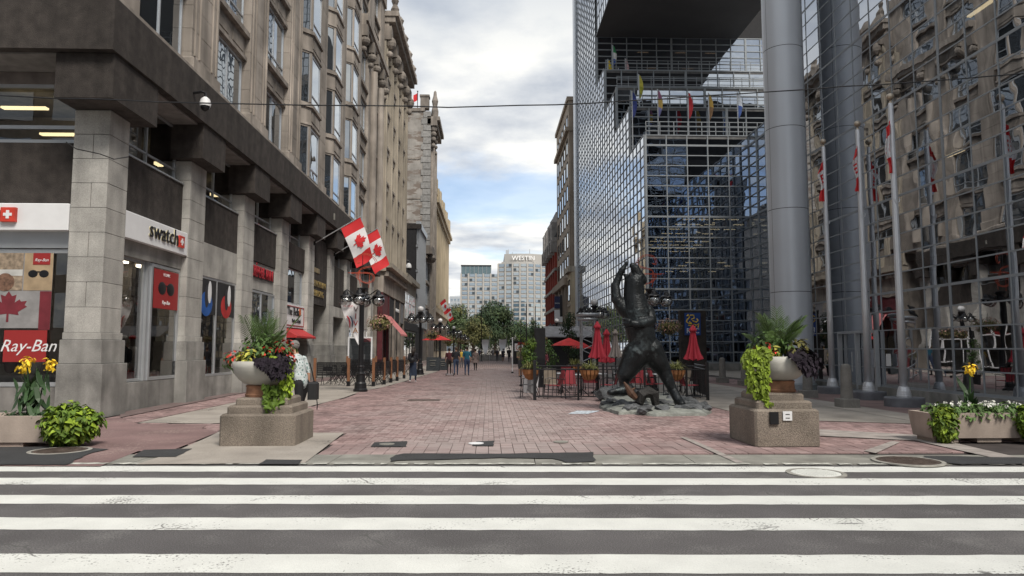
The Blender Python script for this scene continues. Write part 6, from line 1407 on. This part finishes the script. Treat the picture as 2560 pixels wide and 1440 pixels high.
ks=thing('kiosk_board','black framed kiosk with a white round sign and red header','kiosk',(3.9,77,.01)); MB().box(-1.25,1.3,0,1.2,0,2.45).obj('body',M_BLKM,ks,local=True); MB().box(-.75,1.2,-.03,0,2.05,2.3).obj('header',mat('header_red',(.45,.05,.04),.6),ks,local=True); MB().box(-1.1,-.2,-.03,0,1.4,2.2).obj('white_sign',M_WHT,ks,local=True); r_=MB(); r_.tube([(-.65+.3*math.cos(a*.524),-.05,1.8+.3*math.sin(a*.524)) for a in range(13)],.03,4); r_.obj('ring_print',MATS['header_red'],ks,local=True)
bs=thing('black_screen_wall','low black patio screen behind the open red umbrella','screen',(5.6,52,.01)); MB().box(-1.3,2.4,0,.15,0,2.5).obj('panel',M_BLKM,bs,local=True); MB().add([(-1.5,-.8,2.5),(2.6,-.8,2.5),(2.6,1.4,3.3),(-1.5,1.4,3.3),(-1.5,-.8,2.44),(2.6,-.8,2.44),(2.6,1.4,3.24),(-1.5,1.4,3.24)],[(0,1,2,3),(7,6,5,4),(0,4,5,1),(1,5,6,2),(2,6,7,3),(3,7,4,0)]).obj('canopy',M_SLAT,bs,local=True)
# street centre planter and sail banners
pl=thing('street_planter','low grey planter box in the middle of the street far away','planter',(0.1,102,.01)); MB().box(-2.0,2.0,-.6,.6,0,.75).obj('box',M_GRAN_D,pl,local=True)
for x in (-1.2,.3,1.4): potplant(1222+x*F_PX/102,102,3.0,1.6,{-1.2:'dark shrub at the left of the far street planter',.3:'dark shrub in the middle of the far street planter',1.4:'dark shrub at the right of the far street planter'}[x],[M_DGRN,M_LD],.5,350,False,.2,'planter_shrub')
for px,l in ((1206,'left white sail banner in the far street centre'),(1249,'right white sail banner in the far street centre')):
    t=thing('sail_banner',l,'banner',((px-1222)/F_PX*98,98,.01)); mb=MB(); n=8
    mb.add([((-.1+.45*(i/n)**2) if j==0 else .9-(i/n)**2*.3,.2*math.sin(i*.6),2.9-2.0*i/n) for i in range(n+1) for j in (0,1)],[(2*i,2*i+1,2*i+3,2*i+2) for i in range(n)]); mb.obj('cloth',M_WCL,t,local=True); MB().tube([(1.0,0,0),(1.0,0,3.4)],.03,5).obj('pole',M_ALU,t,local=True)
# sandwich boards
def sboard(px,Y,h,w,label):
    t=thing('sandwich_board',label,'sign board',((px-1222)/F_PX*Y,Y,.01)); 
    for s_ in (-1,1): MB().slab((-w/2,-.28*s_,0),(w/2,-.28*s_,0),(w/2,-.03*s_,h),(-w/2,-.03*s_,h),.03*s_).obj('panel',mat('chalkboard',(.03,.035,.04),.8,ns=9,na=.4),t,local=True)
    for z,wd in ((.75,.5),(.55,.35),(.4,.4)): MB().box(-wd*w/2,wd*w/2,-.29*(1-z)-.075,-.29*(1-z)-.06,h*z,h*z+.04).obj('chalk_line',M_KERB,t,local=True)
sboard(1084,53,1.0,.95,'larger chalk sandwich board on the left by the open red umbrella'); sboard(1109,55,.85,.75,'smaller black sandwich board right of the chalk one')
# folding furniture enclosure on the left
M_POSTW=mat('cedar_post',(.22,.10,.05),.75,ns=6,na=.2)
pa=thing('folding_screen_fence','low black slatted screens between cedar posts around stored folding chairs','fence',(-6,35,.01))
posts=[(-7.55,31.4),(-6.05,31.2),(-4.95,31.0),(-4.72,32.6),(-4.66,34.4),(-4.62,36.4),(-4.60,39.2),(-6.2,39.6),(-7.8,39.8)]
for x,y in posts:
    MB().box(x-.055,x+.055,y-.055,y+.055,.22,1.22).obj('post',M_POSTW,pa); MB().box(x-.07,x+.07,y-.07,y+.07,0,.22).obj('post_foot',M_BLK,pa)
def slatpanel(p,q):
    P0=Vector((p[0],p[1],0)); Q=Vector((q[0],q[1],0)); D=(Q-P0); L_=D.length; D.normalize()
    for k in range(7):
        z=.46+.085*k; a=P0+D*.1; b=Q-D*.1; MB().slab(a+Vector((0,0,z)),b+Vector((0,0,z)),b+Vector((0,0,z+.066)),a+Vector((0,0,z+.066)),.02).obj('slat',M_BLK,pa)
    n=max(2,int(L_/.45))
    for i in range(n+1):
        a=P0+D*(.1+(L_-.2)*i/n); MB().box(a.x-.012,a.x+.012,a.y-.012,a.y+.012,.40,1.0).obj('upright',M_BLK,pa)
for i in range(len(posts)-1): slatpanel(posts[i],posts[i+1])
def fold(label):
    t=thing('folding_chair',label,'chair',(0,0,.01),0,'black folding chairs stored inside the slatted screens')
    for s_ in (-1,1): MB().tube([(.2*s_,-.25,0),(.2*s_,.2,.85)],.014,4).obj('leg',M_BLK,t,local=True); MB().tube([(.18*s_,.25,0),(.18*s_,-.2,.48)],.014,4).obj('leg',M_BLK,t,local=True)
    for k in range(4): MB().box(-.2,.2,-.2+.1*k,-.13+.1*k,.45,.465).obj('seat_slat',M_BLK,t,local=True)
    for z in (.62,.74): MB().box(-.2,.2,.1+.4*(z-.62),.12+.4*(z-.62),z,z+.07).obj('back_slat',M_BLK,t,local=True)
    return t
f0=fold('black folding chair behind the screen slats, not told apart from its neighbours'); f0.location=(-7.2,32.2,.01); k=0
lab='black folding chair among the stored ones behind the left slatted screens'; f0['label']=lab
for iy in range(5):
    for ix in range(4):
        if ix==0 and iy==0: continue
        dup(f0,(-7.25+ix*.72+random.uniform(-.1,.1),32.1+iy*1.45+random.uniform(-.2,.2),.01),random.uniform(0,6.28),lab)
for i,(px,Y) in enumerate(((1010,44),(1022,47),(1000,46))): dup(f0,((px-1222)/F_PX*Y,Y,.01),random.uniform(0,6),['black folding chair left of the walking woman','black folding chair hidden behind the walking woman','black folding chair beyond the end of the slatted screens'][i],group='loose chairs by the shop on the left')
dl=thing('glazed_display_frame','white framed glass display standing behind the slatted screens','display',(-7.9,44.2,.01)); mb=MB(); frame_rect(mb,'Y',0,-.75,.75,.5,2.35,.09,.06); mb.obj('frame',M_WHT,dl,local=True); MB().box(-.68,.68,-.01,.01,.58,2.28).obj('pane',G_WIN,dl,local=True); MB().box(-.6,-.5,-.2,.2,0,.5).obj('foot',M_ALU,dl,local=True); MB().box(.5,.6,-.2,.2,0,.5).obj('foot',M_ALU,dl,local=True)
# ================================================================ PEOPLE
SK=[mat('skin',(.42,.24,.16),.6,na=.08),mat('skin_tan',(.30,.17,.11),.6,na=.08)]
def cl(n,c,na=.15,ns=6): return mat('cloth_'+n,c,.85,ns=ns,na=na)
def person(x,y,rz,label,top,bot,hair,h=1.72,stride=.22,skin=0,sleeve='short',skirt=None,shoes=None,hairlong=False,lean=0,arms=((.1,.0),(-.1,.0)),vox=.024,longtop=False,shorts=False):
    """figure faces local +Y"""
    t=thing('person',label,'person',(x,y,.02),rz); k=h/1.72; sk=SK[skin]; mats=[sk,top,bot,shoes or M_BLKM]; cp=[]
    def V(a,b,c): return (a*k,(b+lean*max(0,c-.9))*k,c*k)
    def add(a,ra,b,rb,m,sy=1): cp.append((V(*a),V(*b),ra*k,rb*k,m,sy))
    s=stride
    for sg in (-1,1):
        st=s*sg; hip=(.085*sg,0,.88); kn=(.09*sg,st*.55+.04,.48 if st>0 else .47); an=(.09*sg,st-.02 if st>0 else st*1.15,.09 if st>=0 else .13)
        add(hip,.095,kn,.062,2,1); add(kn,.060,an,.038,0 if shorts else 2,1); add((an[0],an[1]-.03,an[2]-.045),.036,(an[0],an[1]+.15,an[2]-.06 if st>=0 else .045),.032,3)
    add((0,0,.90),.13,(0,0,.98),.125,2 if not longtop else 1,.75); add((-.05,0,1.0),.115,(.05,0,1.0),.115,1,.8); add((0,0,1.0),.13,(0,0,1.2),.145,1,.72)
    add((-.10,0,1.33),.085,(.10,0,1.33),.085,1,.85); add((0,0,1.18),.15,(0,0,1.32),.135,1,.68)
    add((0,0,1.42),.055,(0,.01,1.50),.05,0); add((0,.015,1.575),.078,(0,.005,1.62),.085,0); add((0,.06,1.54),.045,(0,.065,1.53),.04,0); add((0,.093,1.575),.014,(0,.105,1.56),.012,0)
    for sg,(fx,bend) in zip((-1,1),arms):
        sh=(.185*sg,0,1.36); el=(.23*sg,fx*.6-.02,1.10); wr=(.235*sg,fx*1.0+bend*.22,.87+bend*.3); ha=(.232*sg,wr[1]+.02+bend*.07,wr[2]-.09+bend*.12)
        add(sh,.062,el,.043,1); add(el,.042,wr,.029,1 if sleeve=='long' else 0); add(wr,.028,ha,.022,0)
        if sleeve=='short': add(((sh[0]+el[0])/2,(sh[1]+el[1])/2,(sh[2]+el[2])/2),.055,(el[0],el[1],el[2]+.06),.046,1)
        for q in range(4): add((ha[0],ha[1]-.022+.016*q,ha[2]),.011,(ha[0]-.004*sg,ha[1]-.02+.018*q,ha[2]-.075+.006*abs(q-1.5)),.007,0)
        add((ha[0],ha[1]+.02,ha[2]+.03),.011,(ha[0]-.01*sg,ha[1]+.05,ha[2]-.02),.008,0)
    fuse(cp,'body',mats,vox,2,t)
    hb=MB(); hb.ball(V(0,-.012,1.625),.098*k,14,10,(.95,1.0,1.0)); hb.v=[(a,b if c>1.60*k or b<.03*k+lean else min(b,.035*k+lean*.7),c) for a,b,c in hb.v]
    if hairlong: hb.tube([V(0,-.05,1.62),V(0,-.09,1.48),V(0,-.11,1.30)],[.09*k,.095*k,.05*k],10)
    hb.obj('hair',hair,t,local=True,smooth=True)
    for sg in (-1,1): MB().ball(V(.083*sg,.01,1.58),.02*k,8,6,(.5,1,1.5)).obj('ear',sk,t,local=True)
    for sg in (-1,1): MB().ball(V(.03*sg,.082,1.60),.010*k,6,4).obj('eye',M_BLK,t,local=True)
    if skirt:
        z1,r1,m_=skirt; mb=MB(); n=20; mb.lathe(0,lean*.05,[(.135*k,1.02*k),(.17*k,.85*k),(r1*k,z1*k)],n,cap=False,sy=.8); mb.obj('skirt',m_,t,local=True,smooth=True)
    return t
hB=mat('hair_dark',(.025,.018,.014),.6); hG=mat('hair_grey',(.18,.17,.16),.7); hW=mat('hair_light_brown',(.10,.07,.045),.7)
def pat():
    m=cl('patterned',(.50,.56,.56)).copy(); m.name='cloth_leafprint'; nt=m.node_tree; N=nt.nodes; L=nt.links; geo=N.new('ShaderNodeNewGeometry'); v=N.new('ShaderNodeTexVoronoi'); v.inputs['Scale'].default_value=22; L.new(geo.outputs['Position'],v.inputs['Vector'])
    r=N.new('ShaderNodeValToRGB'); r.color_ramp.elements[0].position=.32; r.color_ramp.elements[0].color=(.16,.24,.23,1); r.color_ramp.elements[1].position=.42; r.color_ramp.elements[1].color=(.50,.55,.55,1); L.new(v.outputs['Distance'],r.inputs[0]); L.new(r.outputs[0],N['Principled BSDF'].inputs['Base Color']); return m
pm_=person(-3.70,14.35,R(62),'grey haired person in a pale leaf print shirt stooping behind the left urn',pat(),cl('black_trousers',(.02,.02,.022)),hG,h=1.76,stride=.12,lean=.30,arms=((.12,.5),(.02,.1)),longtop=True,vox=.018)
bg=thing('shoulder_bag','black bag with a dangling strap held by the person in the print shirt','bag',(-3.47,14.2,.62)); MB().bbox(-.05,.12,-.14,.14,0,.34,.03).obj('body',M_BLKM,bg,local=True); MB().tube([(.05,0,.33),(.0,0,.55),(-.05,0,.72)],.012,4).obj('strap',M_BLK,bg,local=True); MB().tube([(.1,0,.05),(.12,0,-.1),(.11,.02,-.2)],.01,4).obj('loose_strap',M_BLK,bg,local=True)
def pp(px,Y): return ((px-1222)/F_PX*Y,Y)
person(*pp(1035,34.5),R(-4),'long haired woman in black top and long dark trousers walking away at the left',cl('black_top',(.02,.02,.025)),cl('navy_trousers',(.02,.03,.055)),hB,h=1.70,stride=.25,sleeve='none',hairlong=True,arms=((-.05,.6),(.05,.6)),shoes=M_WHT,skirt=(.32,.20,cl('navy_trousers',(.02,.03,.055))))
hb_=thing('black_handbag','black handbag slung at the back of the walking long haired woman','bag',(-3.66,34.25,.95)); MB().ball((0,0,.12),.15,12,8,(1,.5,.9)).obj('body',M_BLK,hb_,local=True); MB().tube([(-.08,0,.22),(.02,.1,.5)],.01,4).obj('strap',M_BLK,hb_,local=True)
person(*pp(1141,43.8),R(3),'grey haired man in black t-shirt and jeans walking away, beside the hand cart',cl('black_tee',(.025,.025,.03)),cl('jeans',(.04,.06,.11)),hW,h=1.74,stride=.18)
person(*pp(1168,43.2),R(-3),'man in teal t-shirt and blue trousers walking away in the left centre',cl('teal_tee',(.02,.12,.18)),cl('blue_trousers',(.035,.055,.11)),hB,h=1.76,stride=.12,skin=1)
person(*pp(1124,45.5),0,'person in dark red shorts partly behind the man in black',cl('dark_red',(.08,.02,.025)),cl('black_shorts',(.025,.02,.02)),hB,h=1.66,stride=.15)
ct=thing('hand_cart','small wheeled hand cart pulled on the pavement left of the man in black','cart',(*pp(1126,43),.01)); MB().tube([(-.16,0,.1),(-.16,.1,1.0),(.16,.1,1.0),(.16,0,.1)],.014,5).obj('handle',M_BLK,ct,local=True); MB().box(-.2,.2,-.22,.0,.09,.12).obj('plate',M_ALU,ct,local=True)
for s_ in (-1,1): MB().tube([(.2*s_,0,.08),(.24*s_,0,.08)],.08,12).obj('wheel',M_BLK,ct,local=True)
person(*pp(1189,53),R(8),'woman in flared taupe dress and black tights walking away',cl('taupe_dress',(.17,.13,.12)),cl('black_tights',(.02,.018,.02)),hB,h=1.62,stride=.16,sleeve='long',skirt=(.62,.33,cl('taupe_dress',(.17,.13,.12))))
person(*pp(1154,60),R(180),'small far person in yellow top between the two men',cl('yellow_top',(.55,.38,.06)),cl('grey_trousers',(.1,.1,.11)),hB,h=1.62,stride=.1)
person(*pp(1243,92),R(180),'far dark haired walker left of three near the sail banners',cl('charcoal',(.05,.05,.055)),cl('charcoal',(.05,.05,.055)),hB,stride=.2,vox=.035)
person(*pp(1258,88),R(0),'far walker in short black dress, middle of three near the sail banners',cl('black_dress',(.02,.02,.03)),cl('bare_legs',(.3,.18,.13)),hB,h=1.66,stride=.12,vox=.035,skirt=(.62,.22,cl('black_dress',(.02,.02,.03))))
person(*pp(1273,84),R(0),'far tall walker in black, right of three near the sail banners',cl('black_coat',(.02,.02,.022)),cl('black_coat2',(.025,.025,.03)),hB,h=1.8,stride=.15,vox=.035)
person(*pp(1301,41),R(200),'man in olive shirt and dark shorts standing by the kiosk side of the patio',cl('olive',(.13,.12,.07)),cl('dark_shorts',(.04,.04,.045)),hB,h=1.74,stride=.06,arms=((.15,.8),(.15,.8)),shorts=True)
person(*pp(1357,31.5),R(170),'person in maroon patterned top standing inside the patio behind the cabinet',cl('maroon_top',(.16,.04,.055)),cl('black_skirt',(.02,.02,.022)),hB,h=1.64,stride=.04,arms=((.1,.9),(.05,.2)),skin=1)
for i,(px,Y,c) in enumerate(((1232,118,(.4,.4,.42)),(1199,110,(.1,.12,.2)),(1215,125,(.5,.5,.5)),(1180,90,(.06,.06,.07)),(1290,100,(.12,.1,.1)))):
    person(*pp(px,Y),R(180*(i%2)),['far pale dressed figure behind the street planter','far figure in blue left of the street planter','very far figure in white by the park','far dark figure beyond the woman in the taupe dress','far dark figure at the kiosk side of the street'][i],cl('far%d'%i,c),cl('fard%d'%i,tuple(v*.4 for v in c)),hB,vox=.05,stride=.15)
